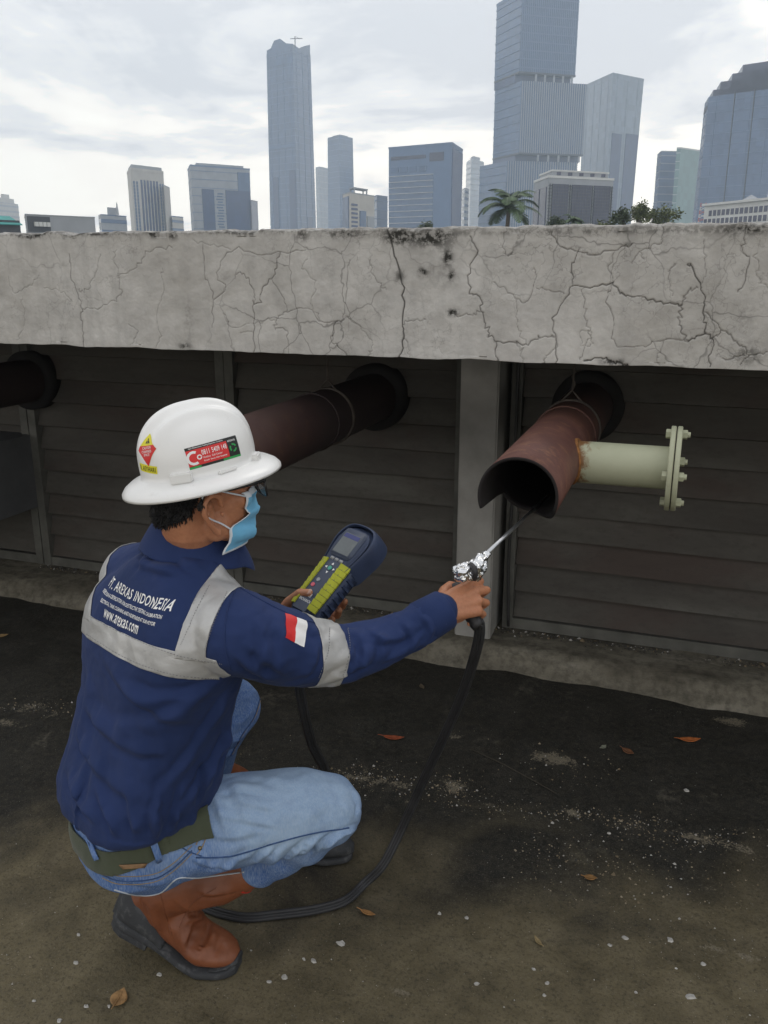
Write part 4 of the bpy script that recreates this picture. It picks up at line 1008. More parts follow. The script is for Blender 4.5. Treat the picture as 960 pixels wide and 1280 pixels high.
# white low building with a lattice of windows
D = 190
P0, P1_ = at_dist(882, 247, D * 1.04), at_dist(1010, 236, D * .93)
t12 = empty('white_lattice_building', (P0.x, P0.y, CITY_Z + .006), 'long low white building with grid of windows at the right edge', 'building', GRP)
def lattice():
    e = (P1_ - P0); e.z = 0; Ln = e.length; e.normalize(); n = Vector((e.y, -e.x, 0));
    if n.dot(P0) > 0: n = -n
    zt_, zr = zat(900, 253, D), zat(900, 249, D)
    bk = -n * 14
    MB().prism([(P0.x, P0.y), ((P0 + e * Ln).x, (P0 + e * Ln).y), ((P0 + e * Ln + bk).x, (P0 + e * Ln + bk).y), ((P0 + bk).x, (P0 + bk).y)], CITY_Z + .006, zt_ - .2).build('wall', C_WHITE, t12)
    z0, z1 = zt_ - 7.4, zt_ - .9; nr, nc = 4, int(Ln / 1.25)
    for r in range(nr):
        for c in range(nc):
            a = P0 + e * ((c + .16) * Ln / nc); b = P0 + e * ((c + .86) * Ln / nc); za = z0 + (r + .18) * (z1 - z0) / nr; zb = z0 + (r + .86) * (z1 - z0) / nr
            if c < 1 and r == 3: continue
            vs = [Vector((p.x, p.y, z)) + n * s for s in (0.0, .06) for (p, z) in ((a, za), (b, za), (b, zb), (a, zb))]
            MB().add(vs, [(0, 3, 2, 1), (4, 5, 6, 7), (0, 1, 5, 4), (1, 2, 6, 5), (2, 3, 7, 6), (3, 0, 4, 7)]).build('window', G_NAVY, t12)
    ov = MB(); a = P0 + n * .5 - e * .3; b = P0 + e * Ln + n * .5
    ov.prism([(a.x, a.y), (b.x, b.y), ((b - n * 15).x, (b - n * 15).y), ((a - n * 15).x, (a - n * 15).y)], zt_ - .19, zt_ + .25); ov.build('roof_edge', C_WHITE, t12)
    c = P0 + e * 7.5 - n * 5; r = 2.2
    MB().add([c + Vector((-r, -r, 0)) + UP * (zt_ + .25 - c.z), c + Vector((r, -r, 0)) + UP * (zt_ + .25 - c.z), c + Vector((r, r, 0)) + UP * (zt_ + .25 - c.z), c + Vector((-r, r, 0)) + UP * (zt_ + .25 - c.z), c + UP * (zt_ + 1.6 - c.z)], [(0, 1, 4), (1, 2, 4), (2, 3, 4), (3, 0, 4), (3, 2, 1, 0)]).build('skylight', C_GREY, t12)
lattice()
# red and white lattice mast
mp = at_dist(876, 290, 260); mz = zat(876, 254, 260); mt = empty('radio_mast', (mp.x, mp.y, CITY_Z), 'thin red and white lattice mast before the steel-grey block', 'mast')
for k in range(8):
    a = zat(876, 291, 260) + (mz - zat(876, 291, 260)) * k / 8; b = zat(876, 291, 260) + (mz - zat(876, 291, 260)) * (k + 1) / 8; mb = MB(); w = 1.1 * (1 - .05 * k)
    for (i, j) in ((-1, -1), (1, -1), (1, 1), (-1, 1)): mb.tube([(mp.x + i * w, mp.y + j * w, a), (mp.x + i * w * .95, mp.y + j * w * .95, b)], .10, 4)
    for (i, j, i2, j2) in ((-1, -1, 1, -1), (1, -1, -1, -1), (-1, 1, 1, 1), (1, 1, 1, -1)): mb.tube([(mp.x + i * w, mp.y + j * w, a), (mp.x + i2 * w * .95, mp.y + j2 * w * .95, b)], .06, 4)
    mb.build('mast_section', C_RED if k % 2 else C_WHITE, mt)
MB().tube([(mp.x, mp.y, CITY_Z), (mp.x, mp.y, zat(876, 291, 260))], .8, 6).build('mast_base', C_RED, mt)
# far left low roofs
D = 120
q = tower('rooftop_shed', 'grey rooftop plant shed with dark open end, far left', (30.5, 269), (31.5, 268.5), (118, 269.5), D, C_GREY, dl=1.08, dr=1.04, roof=.25, cat='building', group='low roofs just beyond the parapet')
panel(q, 'R', .02, .33, zat(60, 290, D), zat(60, 270.5, D), C_DK, 'open_bay_shade', .12)  # dark panel stands in for the shade inside the open end
for i in range(4): panel(q, 'R', .10 + .055 * i, .145 + .055 * i, zat(60, 283, D), zat(60, 277.5, D), C_WHITE, 'air_unit', .45)
q = tower('teal_roof_hut', 'small hut with teal roof sheet at the left edge', (-30, 274), (-29, 273.5), (24, 272.5), D - 20, C_DK, dl=1.06, dr=1.02, roof=0, cat='building', group='low roofs just beyond the parapet')
c1, c2 = q['top'][1], q['top'][2]; o = outn(c1, c2, q['ctr'])
MB().add([c1 + o * .5 - UP * .4, c2 + o * .5 - UP * .4, c2 - o * 2 + UP * .5, c1 - o * 2 + UP * .5, c1 + o * .5 - UP * .5, c2 + o * .5 - UP * .5, c2 - o * 2 + UP * .4, c1 - o * 2 + UP * .4], [(0, 1, 2, 3), (7, 6, 5, 4), (0, 4, 5, 1), (1, 5, 6, 2), (2, 6, 7, 3), (3, 7, 4, 0)]).build('roof_sheet', C_TEAL, q['t'])
q = tower('rose_tower', 'distant stepped pinkish tower at the far left edge', (-8, 255), (-4, 253), (22.5, 255), 820, C_CREAM, dl=1.03, dr=1.03, roof=1, bands=(4, 1.4, .2), bmat=C_GREY)
sub(q, 'upper_storey', .7, q['z'] + .5, q['z'] + 4.5, C_CREAM); sub(q, 'top_storey', .35, q['z'] + 4.5, q['z'] + 8, C_CREAM)
q = tower('grey_block', 'small grey block with thin roof spike left of the cream tower', (123, 270), (126, 269), (158, 272), 330, C_GREY, dl=1.02, dr=1.03, roof=.8, bands=(3.4, 1.3, .1), bmat=G_GREY, cat='building')
q2 = shrink(q['top'], .35, q['ctr']); MB().prism([(p.x, p.y) for p in q2], q['z'] + .4, q['z'] + 3).build('roof_plant', C_GREY, q['t'])
c = at_dist(147, 268, 335); MB().tube([(c.x, c.y, q['z'] + .4), (c.x, c.y, zat(147, 253, 335))], [.6, .15], 6).build('spike', C_GREY, q['t'])
q = tower('long_low_roof', 'long low white roof parapet just above the beam, left of centre', (325, 286.5), (326, 286), (440, 286), 150, C_WHITE, dl=1.05, dr=1.02, roof=0, cat='building', group='low roofs just beyond the parapet')
for i in range(8): panel(q, 'R', .06 + .12 * i, .12 + .12 * i, zat(380, 291, 150), zat(380, 287.3, 150), C_GREY, 'opening', .1)
tower('grey_low_roof', 'thin grey roofline peeping over the beam beside the blue office block', (300, 288), (301, 287.5), (326, 287.5), 170, C_GREY, dl=1.04, dr=1.02, roof=0, cat='building', group='low roofs just beyond the parapet')

# ---- trees whose tops rise over the parapet
def leafm(name, c, var=.35):
    t = NT(name, .55, .4); t.color(t.ramp(t.noise(1.5, 4, .6), [(.3, tuple(x * (1 - var) for x in c)), (.7, tuple(x * (1 + var) for x in c))])); return t.m
M_PALM = leafm('palm_frond', (0.085, 0.13, 0.065)); M_LEAF = leafm('shrub_leaf', (0.15, 0.175, 0.075)); M_LEAF2 = leafm('dark_leaf', (0.10, 0.13, 0.07)); M_BARK = plain('bark', (0.10, 0.085, 0.07), .9, .2, 0, .3, 4, .4, 12, .02)
def palm(u, v, D, label, R=3.0, n=20, seed=1):
    rnd = random.Random(seed); c = at_dist(u, v, D)
    t = empty('palm_tree', (c.x, c.y, CITY_Z), label, 'palm tree')
    tr = vspline([(c.x - .8, c.y, CITY_Z), (c.x - .5, c.y + .1, (c.z + CITY_Z) / 2), (c.x, c.y, c.z)], 14)
    MB().tube(tr, [0.24 - .008 * i for i in range(14)], 10).build('trunk', M_BARK, t, True)
    for k in range(n):
        a = 2 * math.pi * k / n * 2.0 + rnd.uniform(-.2, .2); el = rnd.choice([1.4, 1.3, 1.15, .95, .7, .45, .15, -.2]) + rnd.uniform(-.1, .1); Lf = R * rnd.uniform(.85, 1.1)
        dh = Vector((math.cos(a), math.sin(a), 0)); pts = []; p = c.copy(); e = el; m = 14
        for i in range(m + 1):
            pts.append(p.copy()); p = p + (dh * math.cos(e) + UP * math.sin(e)) * (Lf / m); e -= (.10 + .07 * i / m) * (1.1 if el > .5 else .8)
        mb = MB(); mb.tube(pts, [.045 * (1 - .8 * i / m) for i in range(m + 1)], 5)
        side = dh.cross(UP)
        for i in range(3, m * 4):
            f = i / (m * 4); j = min(int(f * m), m - 1); b = pts[j].lerp(pts[j + 1], f * m - j); tg = (pts[j + 1] - pts[j]).normalized(); ll = R * .26 * math.sin(math.pi * min(1, .12 + f * .9)) ** .6
            for s in (-1, 1):
                d = (side * s * .85 + tg * .55 - UP * rnd.uniform(.15, .55)).normalized(); w = tg * .026
                mb.add([b - w, b + w, b + d * ll * .6 + w * .7 - UP * .02, b + d * ll], [(0, 1, 2, 3)])
        mb.build('frond', M_PALM, t)
    return t
palm(636, 262, 62, 'coconut palm rising over the beam before the tallest skyscraper', 2.6, 26, 4)
palm(717, 277, 70, 'small pale palm peeping over the beam below the dark building', 1.05, 16, 9)
def bush(u0, u1, vt, D, mat, label, n=1500, seed=1, name='broadleaf_tree', ls=.16):
    rnd = random.Random(seed); a, b = at_dist(u0, vt, D), at_dist(u1, vt, D); w = (b - a).length; c = (a + b) / 2; h = max(1.6, w * .8); zc = c.z - h * .5
    t = empty(name, (c.x, c.y, CITY_Z), label, 'tree', 'treetops showing over the parapet')
    tr = MB(); tr.tube(vspline([(c.x, c.y, CITY_Z), (c.x + .2, c.y, zc - 2), (c.x, c.y, zc)], 8), [.2, .2, .18, .16, .14, .12, .1, .08], 8)
    limbs = []
    for k in range(9):
        d = Vector((rnd.gauss(0, 1), rnd.gauss(0, 1), rnd.uniform(.2, 1.4))).normalized(); e = Vector((c.x, c.y, zc)) + Vector((d.x * w * .5, d.y * w * .4, d.z * h * .5)) * rnd.uniform(.6, 1.05); limbs.append(e)
        tr.tube(vspline([(c.x, c.y, zc - .8), Vector((c.x, c.y, zc)).lerp(e, .5) + Vector((0, 0, .1)), e], 6), [.06, .05, .04, .03, .02, .012], 5)
    tr.build('trunk', M_BARK, t, True); mb = MB()
    for k in range(n):
        e = rnd.choice(limbs); p = e + Vector((rnd.gauss(0, w * .10), rnd.gauss(0, w * .10), rnd.gauss(0, h * .11)))
        d = Vector((rnd.gauss(0, 1), rnd.gauss(0, 1), rnd.gauss(.2, .7))).normalized(); s = d.cross(Vector((rnd.random(), rnd.random(), 1))).normalized() * ls * .35; l = ls * rnd.uniform(.7, 1.4)
        mb.add([p, p + d * l * .5 + s, p + d * l, p + d * l * .5 - s], [(0, 1, 2, 3)])
    tag(mb.build('crown', mat, t), kind='stuff'); return t
for i, (u0, u1, vt, D, m, l) in enumerate([(765, 795, 264, 60, M_LEAF2, 'dark bushy treetop left in the clump below the silver tower'), (786, 812, 258, 58, M_LEAF, 'spiky tall treetop in the middle of the clump'), (806, 850, 262, 60, M_LEAF, 'broad olive-green treetop at the right of the clump'),
        (682, 704, 272, 66, M_LEAF2, 'low green treetop just left of the small palm'), (523, 542, 279, 72, M_LEAF2, 'small dark treetop peeping up before the blue-grey slab'), (745, 768, 279, 60, M_LEAF, 'thin leafy top just left of the dark bushy clump')]):
    bush(u0, u1, vt, D, m, l, seed=i + 3, n=1100, ls=.17)
# aerials of the nearest roofs
# ---- moist city air
hz = NT('haze_air'); hz.n.remove(hz.b)
pv = hz.n.new('ShaderNodeVolumePrincipled'); pv.inputs['Density'].default_value = 0.00078; pv.inputs['Color'].default_value = (0.76, 0.88, 1.0, 1); pv.inputs['Anisotropy'].default_value = 0.25
hz.l.new(pv.outputs[0], [n for n in hz.n if n.type == 'OUTPUT_MATERIAL'][0].inputs['Volume'])
tag(MB().box((-800, -60, CITY_Z - 1), (760, 905, 235)).build('haze', hz.m), kind='stuff')
# ================================================================== THE CROUCHING WORKER
def cloth(name, c, c2, weave=900, rough=.85, sheen=.15, nscale=6):
    t = NT(name, rough, .25); t.b.inputs['Sheen Weight'].default_value = sheen; t.b.inputs['Sheen Roughness'].default_value = .5
    t.color(t.ramp(t.noise(nscale, 5, .6), [(.3, c), (.7, c2)]))
    w = t.n.new('ShaderNodeTexWave'); w.inputs['Scale'].default_value = weave; w.bands_direction = 'DIAGONAL'; t.l.new(t.vec, w.inputs['Vector'])
    t.bump(t.noise(60, 4, .6), .18, .003); t.bump(w.outputs['Fac'], .12, .0006); return t.m
M_JKT = cloth('navy_cotton_drill', (0.0125, 0.0265, 0.088), (0.020, 0.037, 0.116), sheen=.03)
def mat_jeans():
    t = NT('faded_denim', .9, .2)
    n = t.noise(5, 5, .6); f = t.attr('fade'); w = t.noise(420, 2, .5, 0, t.map((1, 1, .18)))
    c = t.mix(t.ramp(f, [(0.0, 0.0), (1.0, 1.0)]), t.ramp(n, [(.3, (.050, .115, .31)), (.7, (.085, .17, .39))]), t.ramp(n, [(.3, (.215, .32, .48)), (.7, (.29, .40, .55))]))
    c = t.mix(t.ramp(w, [(.35, .0), (.7, .35)]), c, (.42, .50, .60)); c = t.mix(t.ramp(t.noise(38, 4, .7), [(.45, 0.), (.8, .25)]), c, (.05, .10, .22))
    t.color(c); t.bump(w, .25, .0012); t.bump(t.noise(55, 4), .2, .003); return t.m
M_JEANS = mat_jeans()
def mat_strip():
    t = NT('reflective_tape', .42, .6, .25)
    n = t.noise(9, 5, .6, .3); t.color(t.ramp(n, [(.3, (.36, .36, .355)), (.7, (.52, .52, .51))])); t.bump(t.noise(26, 4, .6, .5), .5, .004); t.bump(t.noise(900, 2), .2, .0005); return t.m
M_STRIP = mat_strip()
def mat_skin():
    t = NT('skin', .5, .4); t.b.inputs['Subsurface Weight'].default_value = .12; t.b.inputs['Subsurface Radius'].default_value = (.012, .004, .002); t.b.inputs['Subsurface Scale'].default_value = .5
    c = t.ramp(t.noise(16, 5, .6), [(.3, (.40, .170, .088)), (.7, (.50, .230, .125))]); c = t.mix(t.ramp(t.noise(140, 4, .6), [(.4, 0.), (.8, .35)]), c, (.24, .085, .045))
    t.color(c); t.bump(t.noise(240, 4), .25, .0015); t.bump(t.noise(60, 4), .12, .002); return t.m
M_SKIN = mat_skin()
M_NAIL = plain('fingernail', (.52, .30, .22), .3, .5, 0, .05)
def mat_leather():
    t = NT('brown_boot_leather', .48, .45); n = t.noise(7, 6, .65, .3); n2 = t.noise(45, 5, .65)
    c = t.ramp(n, [(.28, (.125, .040, .018)), (.55, (.190, .062, .026)), (.78, (.25, .088, .040))]); c = t.mix(t.ramp(n2, [(.5, 0.), (.8, .4)]), c, (.10, .035, .018))
    t.color(c); t.rough(t.ramp(n2, [(.3, .38), (.7, .62)])); t.bump(n2, .18, .002); t.bump(t.voro(150, 'F1'), .12, .001); return t.m
M_LEATH = mat_leather()
def mat_rubber():
    t = NT('scuffed_black_rubber', .75, .35); n2 = t.noise(30, 6, .7)
    c = t.ramp(t.noise(9, 5, .6), [(.3, (.028, .030, .033)), (.7, (.045, .048, .053))]); c = t.mix(t.ramp(n2, [(.52, 0.), (.78, .7)]), c, (.17, .175, .175))
    t.color(c); t.bump(n2, .3, .003); return t.m
M_RUB = mat_rubber()
def mat_helmet():
    t = NT('white_helmet_shell', .32, .5); t.b.inputs['Coat Weight'].default_value = .25; t.b.inputs['Coat Roughness'].default_value = .2
    n = t.noise(5, 5, .6); c = t.ramp(n, [(.3, (.73, .73, .71)), (.7, (.80, .80, .785))]); c = t.mix(t.ramp(t.noise(40, 5, .75), [(.6, 0.), (.85, .35)]), c, (.50, .49, .46))
    t.color(c); t.bump(t.noise(12, 3), .04, .003); return t.m
M_HELM = mat_helmet()
M_WHITE = plain('white_print', (.80, .80, .79), .6, .3, 0, .03); M_BLACK = plain('black_print', (.015, .017, .016), .45, .4); M_REDP = plain('red_print', (.62, .03, .03), .45, .4, 0, .06); M_GREENP = plain('green_print', (.03, .32, .08), .45, .4); M_YELP = plain('yellow_print', (.72, .66, .04), .5, .4, 0, .06)
M_HAIR = plain('black_hair', (.010, .010, .011), .55, .4, 0, .4, 60, .9, 260, .004)
M_BELT = cloth('olive_web_belt', (.048, .058, .036), (.066, .076, .048), 500)
M_TAN = plain('tan_leather_patch', (.24, .145, .075), .7, .3, 0, .25, 60)
M_THREAD = plain('ochre_stitching', (.30, .22, .12), .9); M_BRASS = plain('rivet_brass', (.25, .19, .10), .4, .5, .8)
M_MASK = cloth('blue_surgical_mask', (.13, .42, .66), (.19, .50, .74), 700, .8, .1); M_MASKW = plain('white_mask_edge', (.70, .75, .80), .8, .2)
M_FRAMEP = plain('black_spectacle_frame', (.014, .013, .013), .3, .5)
_g = NT('spectacle_lens', .03, .5); _g.b.inputs['Transmission Weight'].default_value = 1.0; _g.b.inputs['IOR'].default_value = 1.25; _g.color((.93, .95, .96)); M_LENS = _g.m
M_REDLIN = plain('red_boot_lining', (.50, .035, .02), .8)

def chain(mb, pts, rad, seg=12): mb.limb([Vector(p) for p in pts], rad, seg); return mb
TH, TR = heading(45), heading(135)
# ---------------- head frame
HC = at(250, 621, 1.60)
hx = (heading(60) * math.cos(R_(8)) + UP * math.sin(R_(8))).normalized(); hy = UP.cross(hx).normalized(); hz_ = hx.cross(hy).normalized()
_roll = Matrix.Rotation(R_(-2), 3, hx); hy = _roll @ hy; hz_ = _roll @ hz_
HM = Matrix((hx, hy, hz_)).transposed()
def hp(x, y, z): return HC + hx * (x * .90) + hy * y + hz_ * z
def hpH(x, y, z): return HC + RH * .009 + UP * .0015 + hx * x + hy * y + hz_ * z      # shell sits a little forward on the head
_HPBASE = hp
body = MB()
body.ball(hp(.006, 0, .042), (.084, .075, .094), 28, 18, HM)
body.ball(hp(.036, 0, -.012), (.060, .061, .086), 24, 16, HM)
body.ball(hp(.040, 0, -.058), (.050, .047, .040), 20, 12, HM)
body.ball(hp(.078, 0, -.083), (.020, .022, .018), 14, 10, HM)
for s in (-1, 1):
    body.ball(hp(.006, s * .050, -.048), (.030, .016, .030), 14, 10, HM)
    chain(body, [hp(.004, s * .050, -.050), hp(.045, s * .042, -.074), hp(.078, s * .015, -.086)], [.018, .017, .016])
    body.ball(hp(.062, s * .040, -.012), (.026, .022, .022), 14, 10, HM)
    chain(body, [hp(.082, s * .012, .034), hp(.080, s * .042, .036), hp(.060, s * .060, .028)], [.013, .012, .012])
    chain(body, [hp(.079, s * .018, .010), hp(.080, s * .032, .009), hp(.074, s * .046, .010)], [.008, .009, .007])      # eyelids
    # ear: rim, lobe, bowl
    _hp0 = hp
    def hp(x, y, z, _h=_hp0): return _h(-.006 + (x + .006) * 1.22, y * 1.03, z * 1.18 - .017)
    rim = [hp(-.006, s * .077, -.028), hp(-.016, s * .086, -.012), hp(-.024, s * .094, .008), hp(-.021, s * .096, .025), hp(-.006, s * .092, .034), hp(.008, s * .085, .027), hp(.011, s * .079, .012)]
    chain(body, rim, [.0062, .0056, .0054, .0054, .0054, .0054, .0054], 10)
    body.ball(hp(-.004, s * .079, -.028), (.0075, .004, .009), 10, 8, HM)
    body.ball(hp(-.009, s * .075, .004), (.012, .006, .024), 12, 10, Matrix((hx * .85 - hy * s * .5, hy, hz_)).transposed())
    chain(body, [hp(-.010, s * .083, -.014), hp(-.013, s * .084, .002), hp(-.009, s * .083, .017)], [.0036, .0036, .0032], 8)
    body.ball(hp(.009, s * .080, -.002), (.005, .004, .006), 8, 6, HM)
    hp = _hp0
chain(body, [hp(.086, 0, .030), hp(.099, 0, .004), hp(.105, 0, -.014)], [.009, .011, .013])
for s in (-1, 1): body.ball(hp(.095, s * .013, -.018), (.012, .010, .009), 10, 8, HM)
chain(body, [hp(.088, -.022, -.048), hp(.097, 0, -.046), hp(.088, .022, -.048)], [.007, .009, .007]); chain(body, [hp(.086, -.018, -.059), hp(.094, 0, -.059), hp(.086, .018, -.059)], [.007, .009, .007])
# neck, trunk and limbs under the clothes
C7 = at(212, 700, 1.635)
chain(body, [hp(-.028, 0, .0), hp(-.030, 0, -.045), C7 + TH * .055 + UP * .035, C7 + TH * .045 - UP * .05], [.060, .056, .058, .058], 20)
SR, SL_ = at(292, 790, 1.545), at(170, 722, 1.765)
PELV = at(176, 1025, 1.79)
chain(body, [C7 + TH * .05 - UP * .06, at(205, 800, 1.665), at(190, 900, 1.72), PELV], [.062, .095, .09, .10], 16)
ER, WR = at(430, 818, 1.685), at(552, 762, 1.757)
EL, WL = at(286, 812, 1.945), at(344, 775, 1.888)
chain(body, [C7 - UP * .08 + TH * .03, SR, at(385, 812, 1.635), ER, at(500, 794, 1.727), WR], [.06, .055, .042, .038, .034, .025])
chain(body, [C7 - UP * .08 + TH * .03, SL_, at(225, 770, 1.86), EL, WL], [.06, .05, .042, .036, .025])
HR, HL = at(222, 1035, 1.765), at(155, 1003, 1.88)
KR, KL = at(408, 1012, 1.80), at(288, 884, 2.02)
chain(body, [PELV, HR, at(320, 1022, 1.775), KR, at(318, 1082, 1.89), at(190, 1128, 1.985)], [.09, .085, .07, .05, .038, .024])
chain(body, [PELV, HL, at(225, 940, 1.95), KL, at(262, 960, 2.085), at(286, 1042, 2.18)], [.09, .085, .07, .048, .038, .024])

# ---------------- hands
def bent(p, d, side, lens, angs):
    """finger joints: start, direction, bend axis, phalanx lengths, flexion per joint"""
    out = [p.copy()]; d = d.normalized()
    for l, a in zip(lens, angs):
        d = Matrix.Rotation(R_(a), 3, side) @ d; p = p + d * l; out.append(p.copy())
    return out
CX, CY, CZ = _r, _u, -_f          # right, up, towards viewer (directions of the survey)
def dirv(x, y, z): return (CX * x + CY * y + CZ * z).normalized()
# right hand: back of the hand to the viewer, closed round the probe grip
rx = dirv(.86, .30, -.42); rz = dirv(-.22, .34, .91); rz = (rz - rx * rz.dot(rx)).normalized(); ry = rz.cross(rx)      # ry: towards the thumb
def rh(x, y, z): return WR + rx * x + ry * y + rz * z
if ry.dot(CY) < 0: ry = -ry
mcp = [(.084, .026, .000, 1), (.088, .006, .004, 1), (.083, -.014, .001, 1), (.074, -.031, -.006, 1)]
for (x, y, z, _), base in zip(mcp, [(.0, .014, -.004), (.0, .005, 0), (.0, -.005, 0), (.0, -.013, -.004)]):
    chain(body, [rh(*base), rh(base[0] * .5 + x * .55, base[1] * .45 + y * .55, z * .6 + .001), rh(x, y, z)], [.0165, .0145, .0118])
body.ball(rh(.045, 0, -.008), (.042, .033, .014), 16, 10, Matrix((rx, ry, rz)).transposed())
body.ball(rh(.034, .020, -.020), (.026, .016, .014), 14, 10, Matrix((rx, ry, rz)).transposed())
body.ball(rh(.034, -.022, -.018), (.030, .013, .013), 14, 10, Matrix((rx, ry, rz)).transposed())
R_TIPS = []
for i, ((x, y, z, _), lens, angs, r0) in enumerate(zip(mcp, [(.042, .025, .021), (.044, .028, .022), (.041, .026, .021), (.032, .020, .019)], [(22, 92, 45), (30, 98, 45), (42, 98, 45), (50, 92, 45)], [.0092, .0092, .0086, .0078])):
    sidev = ry if (Matrix.Rotation(R_(40), 3, ry) @ rx).dot(rz) < 0 else -ry
    j = bent(rh(x, y, z), rx + ry * (.10 - .07 * i), sidev, lens, angs); R_TIPS.append(j)
    chain(body, j, [r0 * 1.12, r0, r0 * .94, r0 * .82])
thumb_r = [rh(.018, .022, -.014), rh(.042, .044, -.026), rh(.066, .054, -.036), rh(.088, .050, -.048)]
chain(body, thumb_r, [.016, .0125, .0105, .0088])
# left hand: palm behind the analyser, thumb on its face, finger ends round its far edge
lw = WL
chain(body, [lw, at(366, 764, 1.915), at(385, 752, 1.925)], [.022, .020, .0135]); chain(body, [lw, at(366, 770, 1.915), at(384, 763, 1.925)], [.022, .019, .0135]); chain(body, [lw, at(364, 776, 1.91), at(381, 773, 1.92)], [.022, .018, .0125]); chain(body, [lw, at(362, 782, 1.905), at(376, 783, 1.91)], [.022, .017, .0115])
L_F = [([at(385, 752, 1.925), at(411, 756, 1.925), at(427.5, 758, 1.895), at(431, 752, 1.870)], .0090), ([at(384, 763, 1.925), at(408, 768, 1.92), at(421.5, 769, 1.89), at(424, 763, 1.866)], .0090), ([at(381, 773, 1.92), at(402, 779, 1.91), at(413, 779, 1.885), at(415.5, 774, 1.864)], .0085), ([at(376, 783, 1.91), at(394, 789, 1.90), at(403, 788, 1.88), at(405, 784, 1.865)], .0078)]
for pts, r in L_F: chain(body, pts, [r * 1.15, r * 1.04, r, r * .86])
thumb_l = [at(352, 768, 1.888), at(361, 753, 1.862), at(375.5, 741.5, 1.832), at(386.5, 741.5, 1.812)]
chain(body, thumb_l, [.0165, .0125, .0108, .0090])
bme = remesh(body, .0026, 3, .45)
BASE = on_z(250, 1130); BASE.z = 0
V = coords(bme); N_ = normals(bme); D_ = np.zeros(len(V))
for s in (-1, 1):      # hollow of the ear and the groove inside its rim
    for (x, y, z, rr, dd) in ((-.010, .086, -.020, .0085, .0075), (-.012, .090, -.008, .0065, .006), (-.017, .094, .004, .0055, .004), (-.012, .094, .012, .0055, .004)):
        D_ -= dd * np.exp(-(np.linalg.norm(V - np.array(hp(x, s * y, z)), axis=1) / rr) ** 2)
set_coords(bme, V + N_ * D_[:, None])
bme.transform(Matrix.Translation(-BASE))
person = link('person', bme, M_SKIN, None, True); person.location = BASE
tag(person, 'crouching worker in navy jacket, jeans and white helmet, seen from behind, reaching towards the pipe', 'person')
BODY_T = bvh(bme); BASE0 = BASE
# nails
def nail(p, d, nrm, w, l):
    d = d.normalized(); nrm = (nrm - d * nrm.dot(d)).normalized(); s = d.cross(nrm); vs = []; n = 5
    for i in range(n + 1):
        t = i / n; ww = w * (.8 + .35 * math.sin(math.pi * min(.9, t + .15))) * (1 if t < .85 else .7)
        for j in range(5):
            q = (j - 2) / 2; vs.append(p + d * (l * (t - .4)) + s * (q * ww) + nrm * (-.25 * w * q * q))
    me = MB().add(vs, [(i * 5 + j, i * 5 + j + 1, i * 5 + j + 6, i * 5 + j + 5) for i in range(n) for j in range(4)]); o = me.build('fingernail', M_NAIL, person, True); m = o.modifiers.new('t', 'SOLIDIFY'); m.thickness = .0008; m.offset = 0; return o
nail(thumb_l[3] + dirv(-.05, .45, .8) * .0088, thumb_l[3] - thumb_l[2], dirv(-.05, .45, .8), .0062, .012)

def on_line(tree, uv, n, lift=.001):
    out = []
    for p in spline(uv, n):
        r = ray(*p).normalized(); h = tree.ray_cast(EYEP, r)
        if h[0] is not None: out.append(h[0] + h[1] * lift)
    return out
# ---------------- jacket
jk = MB()
def ell(c, ax, ay, a, b, n=48, p=2.9):
    out = []
    for j in range(n):
        t = 2 * math.pi * j / n; cs, sn = math.cos(t), math.sin(t)
        out.append(c + ax * (a * math.copysign(abs(cs) ** (2 / p), cs)) + ay * (b * math.copysign(abs(sn) ** (2 / p), sn)))
    return out
rings = [((174, 1006, 1.765), .150, .136), ((174, 994, 1.765), .170, .148), ((176, 966, 1.755), .178, .150), ((186, 915, 1.735), .178, .136), ((198, 860, 1.70), .180, .124), ((204, 805, 1.67), .200, .126), ((208, 762, 1.65), .200, .120), ((210, 738, 1.638), .176, .106), ((212, 720, 1.628), .130, .086), ((216, 700, 1.62), .092, .072), ((219, 690, 1.615), .070, .066)]
jk.loft([ell(at(*c), TR, (TH + UP * .12 * (1 if i > 5 else 0)).normalized(), a, b) for i, (c, a, b) in enumerate([(c_, a_ * .955, b_ * .965) for c_, a_, b_ in rings])])
chain(jk, [at(258, 762, 1.585), SR, at(338, 804, 1.583), at(385, 815, 1.635), ER, at(470, 806, 1.71), at(513, 787, 1.735), at(549, 764.5, 1.755)], [.062, .080, .076, .069, .0585, .052, .046, .040], 20)
chain(jk, [at(193, 718, 1.715), SL_, at(200, 745, 1.83), at(240, 785, 1.90), EL, at(318, 792, 1.912), at(341, 776, 1.890)], [.07, .072, .068, .064, .058, .048, .041], 18)
jme = remesh(jk, .0048, 14, .5)
